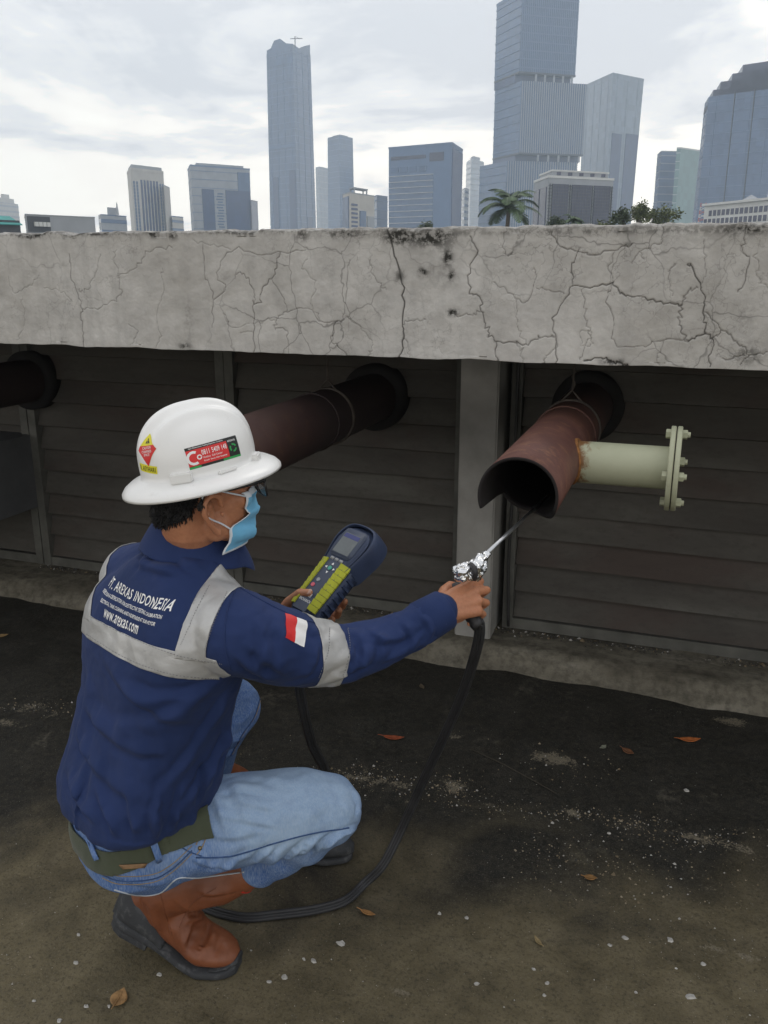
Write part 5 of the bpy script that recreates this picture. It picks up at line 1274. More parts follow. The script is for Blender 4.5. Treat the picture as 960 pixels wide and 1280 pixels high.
# open cuff ends: slightly gathered
V = coords(jme)
fz = noise_field(V, 9, 1.3, octaves=3); N_ = normals(jme); set_coords(jme, V + N_ * (0.0028 * fz)[:, None])
def wrinkle(me, axis, amp, fa, fr, shear=0.0, seed=0.0, reach=.2, window=(0, 1)):
    """slack-cloth relief: ridged noise laid out along and round a limb; amp(t, angle) in metres"""
    V = coords(me); N = normals(me); d, t = seg_dist(V, axis); L = sum((axis[i + 1] - axis[i]).length for i in range(len(axis) - 1))
    A_ = (axis[-1] - axis[0]).normalized(); x = (TH - A_ * TH.dot(A_)).normalized(); y = A_.cross(x); C_ = np.array([list(axis[0].lerp(axis[-1], 0))]); rel = V - C_
    ang = np.arctan2(rel @ np.array(y), rel @ np.array(x)); out = np.zeros(len(V))
    if len(axis) > 2:
        P_ = np.array([list(p) for p in axis]); cum = np.concatenate([[0], np.cumsum(np.linalg.norm(np.diff(P_, axis=0), axis=1))]) / L; ctr = np.stack([np.interp(t, cum, P_[:, k]) for k in range(3)], 1); rel = V - ctr; ang = np.arctan2(rel @ np.array(y), rel @ np.array(x))
    for i in np.where((d < reach) & (t > window[0]) & (t < window[1]))[0]:
        u = t[i] * L * fa + shear * ang[i]; c, s = math.cos(ang[i]) * fr, math.sin(ang[i]) * fr
        n1 = noise.noise(Vector((u + seed, c, s))); n2 = noise.noise(Vector((u * 1.9 + seed + 7, c * 1.6, s * 1.6)))
        out[i] = amp(t[i], ang[i]) * ((2.4 * math.sqrt(n1 * n1 + .012) - 1) * .75 + .55 * n2)
    set_coords(me, V + N * out[:, None])
ARM_R = [SR, at(385, 812, 1.635), ER, at(500, 794, 1.727), WR]
TORSO = [at(210, 735, 1.64), at(198, 860, 1.70), at(176, 1000, 1.765)]
def t_amp(t, a): return 0.0010 + .0074 * max(0, min(1, (t - .38) / .4))
wrinkle(jme, TORSO, lambda t, a: t_amp(t, a) * (.55 if t > .96 else 1), 6.0, 1.5, 2.6, 3.0, .30)
wrinkle(jme, TORSO, lambda t, a: .0044 * max(0, min(1, (t - .70) / .2)), 4.0, 5.0, 0.4, 8.0, .30)
wrinkle(jme, ARM_R, lambda t, a: .0016 + .0056 * math.exp(-((t - .52) / .16) ** 2) + .0018 * math.exp(-((t - .9) / .1) ** 2) + .002 * math.exp(-(t / .12) ** 2), 17.0, 1.1, 1.3, 5.0, .12, (0.04, .97))
FJ = [  # drape of the back: sweeping folds towards the right hip, gathers above the belt, armpit pulls, sleeve rings
    ([(292, 852), (262, 905), (225, 960), (190, 1000)], .011, .012), ([(296, 880), (275, 935), (245, 985), (222, 1020)], .010, .011), ([(250, 850), (225, 885), (180, 905), (140, 905)], .009, .015), ([(285, 842), (240, 868), (190, 872), (140, 850)], .008, .014),
    ([(108, 870), (125, 905), (165, 935), (215, 940)], .009, .015), ([(95, 905), (115, 950), (150, 985), (180, 1000)], .009, .015), ([(84, 960), (100, 1000), (125, 1035)], .010, .012), ([(120, 985), (135, 1020), (148, 1050)], .009, .008), ([(158, 985), (165, 1020), (172, 1050)], .008, .008), ([(200, 985), (192, 1020), (196, 1050)], .009, .008), ([(232, 970), (222, 1005), (215, 1040)], .008, .008), ([(262, 940), (255, 975), (248, 1010)], .009, .009),
    ([(282, 900), (278, 940), (268, 980)], .008, .009), ([(130, 820), (150, 850), (200, 890), (250, 900)], .006, .014), ([(112, 835), (108, 880), (96, 930)], .006, .014), ([(215, 690), (235, 705), (262, 718)], .005, .010), ([(170, 700), (200, 712), (232, 716)], .007, .010), ([(190, 680), (180, 705), (160, 730)], .005, .009), ([(225, 745), (205, 760), (180, 765)], .003, .012),
    ([(318, 770), (330, 800), (322, 838)], .007, .011), ([(345, 775), (352, 805), (345, 840)], .005, .012), ([(300, 800), (330, 820), (362, 846)], .007, .011), ([(290, 815), (318, 838), (345, 852)], .007, .009), ([(350, 768), (385, 785), (405, 800)], .004, .010), ([(376, 850), (392, 830), (396, 800)], .005, .009),
    ([(444, 788), (455, 815), (450, 845)], .006, .009), ([(460, 785), (478, 805), (474, 830)], .006, .008), ([(455, 800), (490, 800), (520, 790)], .006, .008), ([(470, 830), (505, 815), (540, 795)], .006, .008), ([(500, 775), (515, 795), (512, 815)], .005, .007), ([(525, 768), (537, 785), (535, 803)], .005, .006), ([(480, 820), (512, 800), (538, 778)], -.005, .007), ([(430, 845), (450, 832), (470, 822)], .005, .008), ([(520, 810), (540, 800), (556, 790)], .005, .006)]
FJ = [(p, a * 1.5, w * .78) for p, a, w in FJ]; folds(jme, FJ)
V = coords(jme); N_ = normals(jme); set_coords(jme, V + N_ * (0.0016 * noise_field(V, 34, 7.3, octaves=3))[:, None])
jacket = link('jacket', jme, M_JKT, person, True)
sm = jacket.modifiers.new('s', 'SUBSURF'); sm.levels = 0; sm.render_levels = 1
JT = bvh(jme)
def plane3(a, b, c, towards):
    n = (b - a).cross(c - a).normalized()
    if n.dot(towards - a) < 0: n = -n
    return (a, n)
# the tapes: cut from the jacket itself between planes, so that they run round it
mid = hit(JT, 195, 810)
bt1, bt2 = hit(JT, 112, 768), hit(JT, 275, 826); bb1, bb2 = hit(JT, 110, 797), hit(JT, 272, 849)
spine = (at(208, 740, 1.64) - at(196, 860, 1.70)).normalized()
dt = (bt2 - bt1).normalized(); depth_dir = (TH * .45 + ray(195, 810).normalized() * .55).normalized()
ptop = (bt1, -(dt.cross(depth_dir)).normalized() if (dt.cross(depth_dir)).dot(UP) > 0 else dt.cross(depth_dir).normalized())
db = (bb2 - bb1).normalized(); nb = db.cross(depth_dir).normalized(); nb = nb if nb.dot(UP) > 0 else -nb
rside = (hit(JT, 281, 838), -TR)
band = cut(jme, [ptop, (bb1, nb), rside, (rside[0] + TH * .012, -TH), (SL_ + TR * .005 - UP * .1, TR)])
biggest(band, mid)
link('reflective_strip', shell(band, .0008, .0012), M_STRIP, jacket, True)
def strap(uv_l, uv_r, uv_cut, near, extra=()):
    l0, l1 = hit(JT, *uv_l[0]), hit(JT, *uv_l[1]); r0, r1 = hit(JT, *uv_r[0]), hit(JT, *uv_r[1]); m = hit(JT, *near)
    pl = plane3(l0, l1, l0 + depth_dir, m); pr = plane3(r0, r1, r0 + depth_dir, m)
    b = cut(jme, [pl, pr, (hit(JT, *uv_cut) - UP * .016, -ptop[1])] + list(extra)); biggest(b, m); return link('reflective_strip', shell(b, .0011, .0012), M_STRIP, jacket, True)
strap([(258, 727), (222, 804)], [(288, 742), (258, 818)], (238, 815), (250, 770), [(C7 + TH * .11, -TH)])
lx = hit(JT, 150, 715)
try:
    sa, sb = hit(JT, 114, 768), hit(JT, 131, 722); snr = plane3(sa, sb, sa + TH, sa - TR * .1); b = cut(jme, [snr, (sa - snr[1] * 0 + snr[1] * .045, -snr[1]), (bt1 - UP * .012, -ptop[1]), (C7 + TH * .11, -TH)]); biggest(b, sa + UP * .08 - TR * .02); link('reflective_strip', shell(b, .0011, .0012), M_STRIP, jacket, True)
except Exception as e: print('left strap', e)
# sleeve tape
axd = (ER - at(385, 808, 1.635)).normalized()
q1, q2 = hit(JT, 408, 800), hit(JT, 437, 806)
axs = (at(440, 812, 1.69) - at(400, 812, 1.645)).normalized()
b = cut(jme, [(hit(JT, 403, 815), (axs + _r * .1 - _u * -.18).normalized()), (hit(JT, 436, 815), -(axs + _r * .1 + _u * .10).normalized())]); biggest(b, hit(JT, 420, 815)); link('reflective_strip', shell(b, .0008, .0012), M_STRIP, jacket, True)
# rows of stitching along the tapes
M_STITCH = plain('grey_thread', (.20, .20, .20), .9)
def stitch(uv, n):
    p = on_line(JT, uv, n, .0030); mb = MB()
    for i in range(0, len(p) - 1, 2):
        if (p[i + 1] - p[i]).length < .03: mb.tube([p[i], p[i + 1]], .0006, 4)
    if mb.v: tag(mb.build('stitching', M_STITCH, jacket), kind='stuff')
stitch([(114, 771), (165, 797), (220, 818), (278, 829)], 90); stitch([(110, 793), (160, 823), (215, 842), (272, 848)], 90); stitch([(262, 733), (243, 770), (226, 806)], 50); stitch([(284, 741), (268, 780), (257, 812)], 50)
stitch([(411, 786), (409, 815), (398, 846)], 40); stitch([(434, 786), (436, 812), (428, 846)], 40)
# flag patch on the sleeve
def pressed(layers, tree, uvc, uvx, uvy, width, height, name, parent, off=.0012):
    """layers: (flat mesh in unit box 0..w,0..h centred, material, lift)"""
    c = hit(tree, *uvc); px = hit(tree, *uvx); py = hit(tree, *uvy); xd = (px - c).normalized(); yd = (py - c); yd = (yd - xd * yd.dot(xd)).normalized(); nd = xd.cross(yd)
    if nd.dot(EYEP - c) < 0: nd = -nd
    vs = []; fs = []; mi = []; mats = []
    for me2, m, z in layers:
        for v in me2.vertices: v.co.z = z
        me = lay_print(me2, tree, c, xd, yd, nd, off, .006)
        n = len(vs); vs += [tuple(v.co) for v in me.vertices]; fs += [tuple(i + n for i in p.vertices) for p in me.polygons]
        if m not in mats: mats.append(m)
        mi += [mats.index(m)] * len(me.polygons); bpy.data.meshes.remove(me)
    me = bpy.data.meshes.new(name); me.from_pydata(vs, [], fs); me.polygons.foreach_set('material_index', mi); me.update(); return link(name, me, mats, parent, True)
def rect(x0, y0, x1, y1):
    me = bpy.data.meshes.new('r'); me.from_pydata([(x0, y0, 0), (x1, y0, 0), (x1, y1, 0), (x0, y1, 0)], [], [(0, 1, 2, 3)]); return me
def poly2(pts):
    me = bpy.data.meshes.new('p'); me.from_pydata([(x, y, 0) for x, y in pts], [], [tuple(range(len(pts)))]); return me
def words(s, x, y, w, h, align='LEFT'):
    """lettering squeezed to an exact box"""
    me = text_mesh(s, 1.0, 1.12 if len(s) < 22 else 1.0); a = coords(me); 
    lo, hi = a.min(0), a.max(0); a[:, 0] = x + (a[:, 0] - lo[0]) / (hi[0] - lo[0]) * w; a[:, 1] = y + (a[:, 1] - lo[1]) / (hi[1] - lo[1]) * h; a[:, 2] = 0; set_coords(me, a); return me
pressed([(rect(-.024, -.026, 0, .026), M_REDP, 0), (rect(0, -.026, .024, .026), M_WHITE, 0)], JT, (369, 787), (382, 792), (373, 771), .048, .05, 'flag_patch', jacket)
# lettering across the back: four lines set square to the shoulders
o1, o2 = hit(JT, 136, 732), hit(JT, 214, 764)
xd = (o2 - o1).normalized(); LW = (o2 - o1).length; nd = -TH; yd = nd.cross(xd).normalized(); yd = yd if yd.dot(UP) > 0 else -yd; nd = xd.cross(yd); nd = nd if nd.dot(EYEP - o1) > 0 else -nd
for s, x, y, w, h in [('PT. AREXAS INDONESIA', 0, 0, LW, .0215), ('INSPECTION & CERTIFICATION, NON DESTRUCTIVE TESTING, CALIBRATION', -.010, -.0135, LW * 1.0, .0090), ('ELECTRICAL, TANK CLEANING AND INDEPENDENT SURVEYOR', .003, -.0258, LW * .90, .0090), ('www.arexas.com', LW * .13, -.0465, LW * .60, .0190)]:
    me = lay_print(words(s, x, y, w, h * .76), JT, o1, xd, yd, nd, .0012, .008)
    link('back_lettering', me, M_WHITE, jacket)
# collar: stand and fall round the neck
def collar():
    cN = C7 + TH * .050; rings_ = []; n = 44; nup = (UP * .97 + TH * .22).normalized()
    prof = [(.072, .058), (.080, .060), (.096, .022), (.104, -.002), (.101, -.004), (.090, .020), (.076, .052), (.068, .040), (.070, -.01)]
    fwd = (TH - nup * TH.dot(nup)).normalized(); side = nup.cross(fwd); hd = heading(58); 
    vs = []; m = len(prof)
    for j in range(n):
        a = R_(16) + (2 * math.pi - R_(32)) * j / (n - 1)
        d = fwd * math.cos(a) + side * math.sin(a); fr = max(0, math.cos(a)); pt = max(0, 1 - min(j, n - 1 - j) / 5)
        for (r, z) in prof:
            k = 1 + .10 * fr; fl = (.022 * pt if z < .03 else 0)
            vs.append(cN + d * (r * k + fl) + nup * (z - .012 * fr - fl * .5 + .003 * math.sin(5 * a)))
    fs = []
    for j in range(n - 1):
        for i in range(m): k = (i + 1) % m; fs.append((j * m + i, j * m + k, (j + 1) * m + k, (j + 1) * m + i))
    fs += [tuple(range(m)), tuple(range((n - 1) * m, n * m))[::-1]]
    o = MB().add(vs, fs).build('collar', M_JKT, jacket, True); s = o.modifiers.new('s', 'SUBSURF'); s.levels = 1; s.render_levels = 2; return o
collar()
# cuffs: doubled bands at the wrists
def cuff(p, q, r0, r1):
    d = (q - p); rr = []
    ringz = tube_rings([p, p + d * .06, p + d * .94, q, q, p + d * .5], [r0 - .003, r0, r1, r1 - .002, r1 - .007, r1 - .008], 28)
    o = MB().loft(ringz, caps=False).build('cuff', M_JKT, jacket, True); return o
cuff(at(524, 780, 1.742), at(557, 761, 1.762), .0455, .0425); cuff(at(326, 786, 1.905), at(346, 772, 1.886), .046, .043)
MB().ball(at(556, 779, 1.722), .005, 10, 6).build('cuff_button', plain('button', (.05, .07, .16), .4), jacket, True)

for uv in ([(294, 738), (284, 765), (281, 800), (288, 838)], [(300, 735), (330, 752), (372, 772), (410, 783)]):
    p = on_line(JT, uv, 40, .0004)
    if len(p) > 3: MB().tube(p, .0013, 5).build('seam', M_JKT, jacket, True)
# ---------------- jeans
PX = heading(52); PY = heading(142); PM = Matrix((PX, -PY, UP)).transposed()
jn = MB()
jn.loft([ell(at(178, 985, 1.765), PY, PX, .128, .115), ell(at(177, 1000, 1.77), PY, PX, .138, .120), ell(at(177, 1030, 1.785), PY, PX, .144, .128), ell(at(182, 1056, 1.80), PY, PX, .134, .128), ell(at(190, 1074, 1.81), PY, PX, .10, .095)])
jn.ball(at(194, 1056, 1.775), (.110, .096, .094), 22, 14, PM); jn.ball(at(163, 1038, 1.86), (.104, .090, .090), 22, 14, PM)
chain(jn, [HR, at(285, 1026, 1.77), at(335, 1018, 1.775), at(378, 1011, 1.785), KR], [.108, .097, .091, .085, .077], 24)
chain(jn, [KR, at(372, 1046, 1.835), at(326, 1078, 1.885)], [.074, .068, .053], 18)
chain(jn, [HL, at(225, 940, 1.95), KL], [.105, .088, .072], 20); chain(jn, [KL, at(268, 925, 2.055), at(256, 980, 2.10)], [.070, .060, .054], 18)
chain(jn, [at(312, 1088, 1.87), at(325, 1098, 1.865), at(333, 1092, 1.862)], [.026, .018, .020], 10)
nme = remesh(jn, .0045, 10, .5)
V = coords(nme); set_coords(nme, V + normals(nme) * (0.0022 * noise_field(V, 10, 5.1))[:, None])
LEG_R = [HR, at(320, 1020, 1.775), KR, at(372, 1046, 1.835), at(326, 1078, 1.885)]
wrinkle(nme, LEG_R, lambda t, a: .0030 + .0042 * math.exp(-((t - .05) / .12) ** 2) + .0055 * math.exp(-((t - .78) / .17) ** 2), 14.0, 1.3, 1.2, 2.0, .13)
FN = [([(270, 990), (305, 985), (345, 992)], .004, .008), ([(268, 1000), (305, 1004), (350, 1012)], .0045, .008), ([(262, 1018), (300, 1024), (352, 1034)], .004, .007), ([(300, 970), (340, 975), (380, 985)], .003, .010), ([(440, 985), (448, 1005), (446, 1025)], .004, .008), ([(420, 1000), (435, 1015), (440, 1030)], .003, .008), ([(262, 985), (275, 1015), (285, 1045)], .008, .010), ([(285, 972), (300, 1000), (312, 1040)], .005, .012), ([(248, 1040), (290, 1046), (330, 1036)], .004, .009), ([(445, 1035), (420, 1045), (400, 1062)], .008, .006), ([(430, 1038), (405, 1052), (385, 1072)], .008, .006), ([(415, 1038), (392, 1050), (368, 1078)], .007, .006), ([(395, 1044), (375, 1058), (350, 1082)], .007, .007), ([(370, 1050), (350, 1064), (330, 1090)], .007, .007), ([(345, 1056), (325, 1070), (310, 1090)], .007, .007), ([(318, 1062), (290, 1078), (270, 1092)], .005, .008),
      ([(130, 1085), (160, 1100), (200, 1105), (240, 1092)], .004, .009), ([(235, 1068), (262, 1082), (300, 1080)], .005, .008), ([(315, 905), (300, 920), (282, 928)], .006, .007), ([(318, 880), (302, 900), (288, 905)], .006, .006), ([(322, 862), (308, 872), (296, 874)], .005, .005), ([(300, 935), (288, 940), (280, 950)], .005, .006)]
JNT = bvh(nme); folds(nme, [(p, a * 1.4, w * .8) for p, a, w in FN], JNT); JNT = bvh(nme)
V = coords(nme)
def blob(p, r): return np.exp(-(np.linalg.norm(V - np.array(p), axis=1) / r) ** 2)
fade = np.clip(1.0 * blob(hit(JNT, 400, 990), .13) + .8 * blob(hit(JNT, 345, 985), .11) + .35 * blob(hit(JNT, 280, 1005), .09) + .35 * blob(hit(JNT, 200, 1085), .06) + .35 * blob(hit(JNT, 350, 1060), .08) + .42 * noise_field(V, 9, 2.2, octaves=5), 0, 1)
nme.attributes.new('fade', 'FLOAT', 'POINT').data.foreach_set('value', fade)
jeans = link('jeans', nme, M_JEANS, person, True); s = jeans.modifiers.new('s', 'SUBSURF'); s.levels = 0; s.render_levels = 1
def seam(uv, r=.0016, n=40, mat=None, name='seam'):
    p = on_line(JNT, uv, n, .0006)
    if len(p) > 2: return MB().tube(p, r, 6).build(name, mat or M_JEANS, jeans, True)
M_SEAM = plain('dark_denim_seam', (.045, .085, .19), .9, .2, 0, .25, 90)
seam([(245, 1072), (290, 1070), (340, 1055), (390, 1042), (436, 1035)], .0017, 60, M_SEAM)
for off in (-5, 5): seam([(128, 1092 + off), (150, 1100 + off), (190, 1098 + off), (215, 1085 + off), (240, 1062 + off)], .0009, 40, M_THREAD, 'stitching')
seam([(128, 1093), (150, 1101), (190, 1099), (215, 1086), (240, 1063)], .0014, 40, M_SEAM)
seam([(143, 1112), (172, 1119), (200, 1116), (222, 1098), (250, 1097), (305, 1090)], .0016, 44, plain('worn_pocket_edge', (.46, .50, .54), .9), 'pocket_edge')
seam([(262, 1025), (258, 1045), (252, 1060), (246, 1068)], .0011, 24, M_THREAD, 'stitching'); seam([(256, 1022), (251, 1042), (245, 1056)], .0011, 24, M_THREAD, 'stitching'); seam([(228, 1060), (240, 1066), (252, 1070)], .0012, 16, M_SEAM)
seam([(326, 866), (318, 895), (303, 918), (288, 945)], .0016, 20, M_SEAM); seam([(328, 864), (320, 893), (305, 916), (290, 943)], .0009, 20, M_THREAD, 'stitching')
for uv in ((250, 1060), (241, 1036)):
    p = hit(JNT, *uv)
    if p: MB().ball(p, .0045, 10, 6).build('rivet', M_BRASS, jeans, True)
# belt, loops, patch
bc = at(176, 1013, 1.785)
zb0, zb1 = bc.z - .020, bc.z + .022
bn = (UP - heading(80) * .26).normalized(); blim = hit(JNT, 262, 1024) or bc
bb = cut(nme, [(bc - bn * .018, bn), (bc + bn * .026, -bn), (blim, -(_r * .9 + _u * .35).normalized())])
biggest(bb, hit(JNT, 170, 1068) or bc)
belt = link('belt', shell(bb, .003, .003), M_BELT, person, True)
BT = bvh(belt.data)
def patch(tree, corners_, mat, name, parent, lift=.003, n=6):
    vs = []
    for i in range(n + 1):
        for j in range(n + 1):
            s_, t_ = i / n, j / n; a = np.array(corners_, float); uv = a[0] * (1 - s_) * (1 - t_) + a[1] * s_ * (1 - t_) + a[2] * s_ * t_ + a[3] * (1 - s_) * t_
            h = hit(tree, *uv)
            if h is None: h = vs[-1] if vs else None
            if h is None: return None
            vs.append(h + (EYEP - h).normalized() * lift)
    o = MB().add(vs, [(i * (n + 1) + j, i * (n + 1) + j + 1, (i + 1) * (n + 1) + j + 1, (i + 1) * (n + 1) + j) for i in range(n) for j in range(n)]).build(name, mat, parent, True); m = o.modifiers.new('t', 'SOLIDIFY'); m.thickness = .0025; return o
BJ = MB(); 
for me_ in (nme, belt.data): BJ.add([v.co.copy() for v in me_.vertices], [tuple(p.vertices) for p in me_.polygons])
BJT = bvh(BJ.mesh())
patch(BJT, [(184, 1046), (193, 1043), (204, 1075), (196, 1079)], M_JEANS, 'belt_loop', jeans, .004); patch(BJT, [(106, 1046), (111, 1044), (124, 1074), (119, 1076)], M_JEANS, 'belt_loop', jeans, .004)
patch(BJT, [(149, 1081), (184, 1079), (180, 1084), (154, 1086)], M_TAN, 'leather_patch', jeans, .003)

# ---------------- boots
def boot(T, phi, lift, shaft_to, r_top, lab=None, K=1.13):
    d0 = heading(phi); sd = UP.cross(d0); b = empty('boot', (T.x, T.y, 0)); b.parent = person; b.location = Vector((T.x, T.y, 0)) - BASE
    sl = math.tan(R_(lift))
    def pos(x, y, z):
        x *= K; y *= K; z *= K      # x back from the toe, y left, z up from the sole; the rear lifts about the ball
        k = max(0, x - .085 * K); kk = k * math.cos(R_(lift)); zz_ = k * math.sin(R_(lift)); tilt = R_(lift) * min(1, k / .05)
        return T - d0 * (min(x, .085 * K) + kk) + sd * y + UP * (zz_ + z * math.cos(tilt)) + d0 * (z * math.sin(tilt)) * 1.0
    def half(x):
        return np.interp(x, [0, .012, .035, .075, .12, .18, .22, .255, .275, .288], [.012, .030, .043, .051, .047, .037, .036, .034, .025, .008])
    def hgt(x):
        return np.interp(x, [0, .012, .035, .075, .11, .15, .19, .235, .27, .288], [.038, .050, .060, .068, .080, .105, .13, .13, .11, .085])
    def ring(x, z0, z1, g=0.0, n=28, p=2.6):
        w = half(x) + g; c = (z0 + z1) / 2; h = (z1 - z0) / 2; o = []
        for j in range(n):
            a = 2 * math.pi * j / n; cs, sn = math.cos(a), math.sin(a)
            tp = 1 - (.28 if sn > 0 else .0) * abs(sn) ** 2
            o.append(pos(x, w * math.copysign(abs(cs) ** (2 / p), cs) * tp + .006 * math.sin(x / .29 * math.pi), c + h * math.copysign(abs(sn) ** (2 / p), sn)))
        return o
    X = [0.0, .006, .015, .03, .05, .075, .10, .125, .15, .175, .20, .225, .25, .268, .28, .288]
    up = MB(); up.loft([ring(x, .018, hgt(x)) for x in X])
    ank = pos(.215, 0, .115); st = Vector(shaft_to)
    chain(up, [pos(.20, 0, .075), ank, ank.lerp(st, .35), ank.lerp(st, .7), st], [.044, .052, .058, .064, r_top], 22)
    me = remesh(up, .0040, 8, .5)
    T_ = bvh(me)
    V_ = coords(me)
    # creases across the instep and slack in the shaft
    nn = noise_field(V_, 14, 3.0, octaves=3); set_coords(me, V_ + normals(me) * (0.0022 * nn)[:, None])
    if lab is None:
        folds(me, [([(262, 1150), (266, 1165), (255, 1195), (258, 1203)], .008, .007), ([(246, 1150), (240, 1170), (232, 1195)], -.006, .007), ([(228, 1160), (236, 1150), (258, 1148)], .007, .007), ([(280, 1155), (272, 1180), (268, 1200)], -.003, .006), ([(215, 1118), (235, 1135), (275, 1128)], .007, .009), ([(205, 1125), (212, 1150), (220, 1180)], .006, .008), ([(245, 1110), (262, 1118), (300, 1112)], .006, .006), ([(185, 1125), (192, 1150), (205, 1172)], .004, .008)], T_)
    o = link('upper', me, M_LEATH, b, True); s_ = o.modifiers.new('s', 'SUBSURF'); s_.levels = 0; s_.render_levels = 1
    # sole: welted rubber with heel block
    so = MB(); so.loft([ring(x, .0, .023 if x < .2 else .028, .0055, p=4) for x in X]); sme = remesh(so, .003, 3, .5)
    link('sole', sme, M_RUB, b, True)
    hb = MB(); hb.loft([ring(x, -.016, .010, .003, p=5) for x in [.195, .2, .215, .235, .255, .272, .284]]); hb.build('heel_block', M_RUB, b)
    # moulded rubber heel counter and toe rand
    hc = MB(); XS = [.165, .18, .20, .22, .24, .26, .275, .286, .293]; hc.loft([ring(x, .004, np.interp(x, [.165, .19, .225, .29], [.036, .062, .098, .104]), .0052, p=2.6) for x in XS]); link('heel_counter', remesh(hc, .0032, 4, .5), M_RUB, b, True)
    tr_ = MB(); tr_.loft([ring(x, .020, .040 - .004 * i, .0035, p=2.8) for i, x in enumerate([-.004, .002, .012, .03, .05])] if lab is None else [ring(x, .016, hgt(x) + .004, .0035) for x in [-.004, .0, .006, .015, .03, .05, .075, .09, .095]]); link('toe_rand', remesh(tr_, .003, 3, .5), M_RUB, b, True)  # left rand blackens the whole toe, painting in its deep shade as well
    ax_ = (st - ank).normalized()
    rg = tube_rings([st - ax_ * .002, st + ax_ * .003, st + ax_ * .003, st - ax_ * .01], [r_top + .001, r_top + .0015, r_top - .004, r_top - .006], 30)
    order = sorted(range(30), key=lambda j: (rg[0][j] - st).dot(_r * 1.0 - _f * .3)); keep = order[-8:]; keep = sorted(keep, key=lambda j: ((j - keep[-1] + 15) % 30)); rg = [[q[j] for j in keep] for q in rg]
    MB().loft(rg, caps=False, closed=False).build('lining', M_REDLIN, b, True)
    # side seam up the shaft
    if lab is None:
        for uv in ([(200, 1116), (206, 1140), (214, 1166)], [(270, 1110), (240, 1130), (224, 1160)]):
            p = on_line(bvh(me), uv, 20, .0004)
            if len(p) > 2: MB().tube(p, .0012, 5).build('seam', M_LEATH, b, True)
    return b
TRt = on_z(299, 1211); boot(TRt, 103, 24, at(303, 1085, 1.898), .052)
TLt = on_z(441, 1070); boot(TLt, 92, 4, at(262, 974, 2.10), .060, 'left', 1.0)

# ---------------- hard hat
def helmet():
    A, B, H = .107, .092, .113; na, nt = 96, 30; bz = .057; vs = []; fs = []
    prof = []
    for i in range(nt + 1):
        t = i / nt; prof.append((math.sin(t * math.pi / 2) ** .86, math.cos(t * math.pi / 2) ** .80, 0))
    brim = [(1.0, 0, .004, .000), (1.0, 0, .012, -.003), (1.0, 0, .024, -.006), (1.0, 0, .034, -.011), (1.0, 0, .039, -.016), (1.0, 0, .0395, -.0195), (1.0, 0, .037, -.019), (1.0, 0, .030, -.012), (1.0, 0, .012, -.0065), (.985, 0, .0, -.004)]
    rows = [(f, g, 0, 0) for f, g, _ in prof] + [(f, g, e, dz) for f, g, e, dz in brim] + [(.985, .12, 0, -.004), (.9, .5, 0, -.004), (.5, .84, 0, -.004), (.02, .965, 0, -.004)]
    for (f, g, e, dz) in rows:
        for j in range(na):
            a = 2 * math.pi * j / na; c, s = math.cos(a), math.sin(a)
            x, y, z = A * c * f, B * s * f, H * g
            if e == 0 and dz == 0:
                # front face steeper, crown ridge and side ridges
                fadeb = min(1, max(0, (g - .10) / .30)); top = min(1, max(0, (1 - (x / A) ** 2)))
                rid = .0115 * math.exp(-((y / .016) ** 4)) + .0090 * math.exp(-(((abs(y) - (.044 - .10 * x * 0)) / .0095) ** 2))
                z += rid * fadeb; x *= 1 + .02 * fadeb
                if c > 0: x += .006 * g * c
            ex = e * (.92 + .10 * abs(c) + (.10 * c if c > 0 else 0)); x += ex * c; y += ex * s
            zz_ = bz + z + dz * (1.15 + .2 * c * c) + (.012 * c * c if e > 0 or g < .02 else 0) * 0
            vs.append(hpH(x + .002, y, zz_))
    nr = len(rows)
    for i in range(nr - 1):
        for j in range(na): k = (j + 1) % na; fs.append((i * na + j, i * na + k, (i + 1) * na + k, (i + 1) * na + j))
    fs.append(tuple(range(na))[::-1])
    o = MB().add(vs, fs); me = o.mesh(); bm = bmesh.new(); bm.from_mesh(me); bmesh.ops.remove_doubles(bm, verts=bm.verts, dist=2e-4); bmesh.ops.recalc_face_normals(bm, faces=bm.faces); bm.to_mesh(me); bm.free()
    h = link('helmet', me, M_HELM, person, True); return h
helm = helmet(); HT = bvh(helm.data)
def lug(uv, w, hgt_, dpt, name='accessory_slot'):
    c = hit(HT, *uv)
    if c is None: print('lug missed', uv); return
    h = HT.ray_cast(EYEP, ray(*uv).normalized()); n = h[1].normalized(); xd = (hx - n * hx.dot(n)).normalized(); yd = n.cross(xd); m = MB(); m.obox(c + n * (dpt * .3), xd, yd, n, w, hgt_, dpt); o = m.build(name, M_HELM, helm); bm = bmesh.new(); bm.from_mesh(o.data); bmesh.ops.bevel(bm, geom=bm.edges[:], offset=.002, segments=2, affect='EDGES'); bm.to_mesh(o.data); bm.free(); return o
lug((227, 597), .019, .009, .007); lug((318, 573), .012, .010, .008); lug((284, 588), .018, .0035, .004)
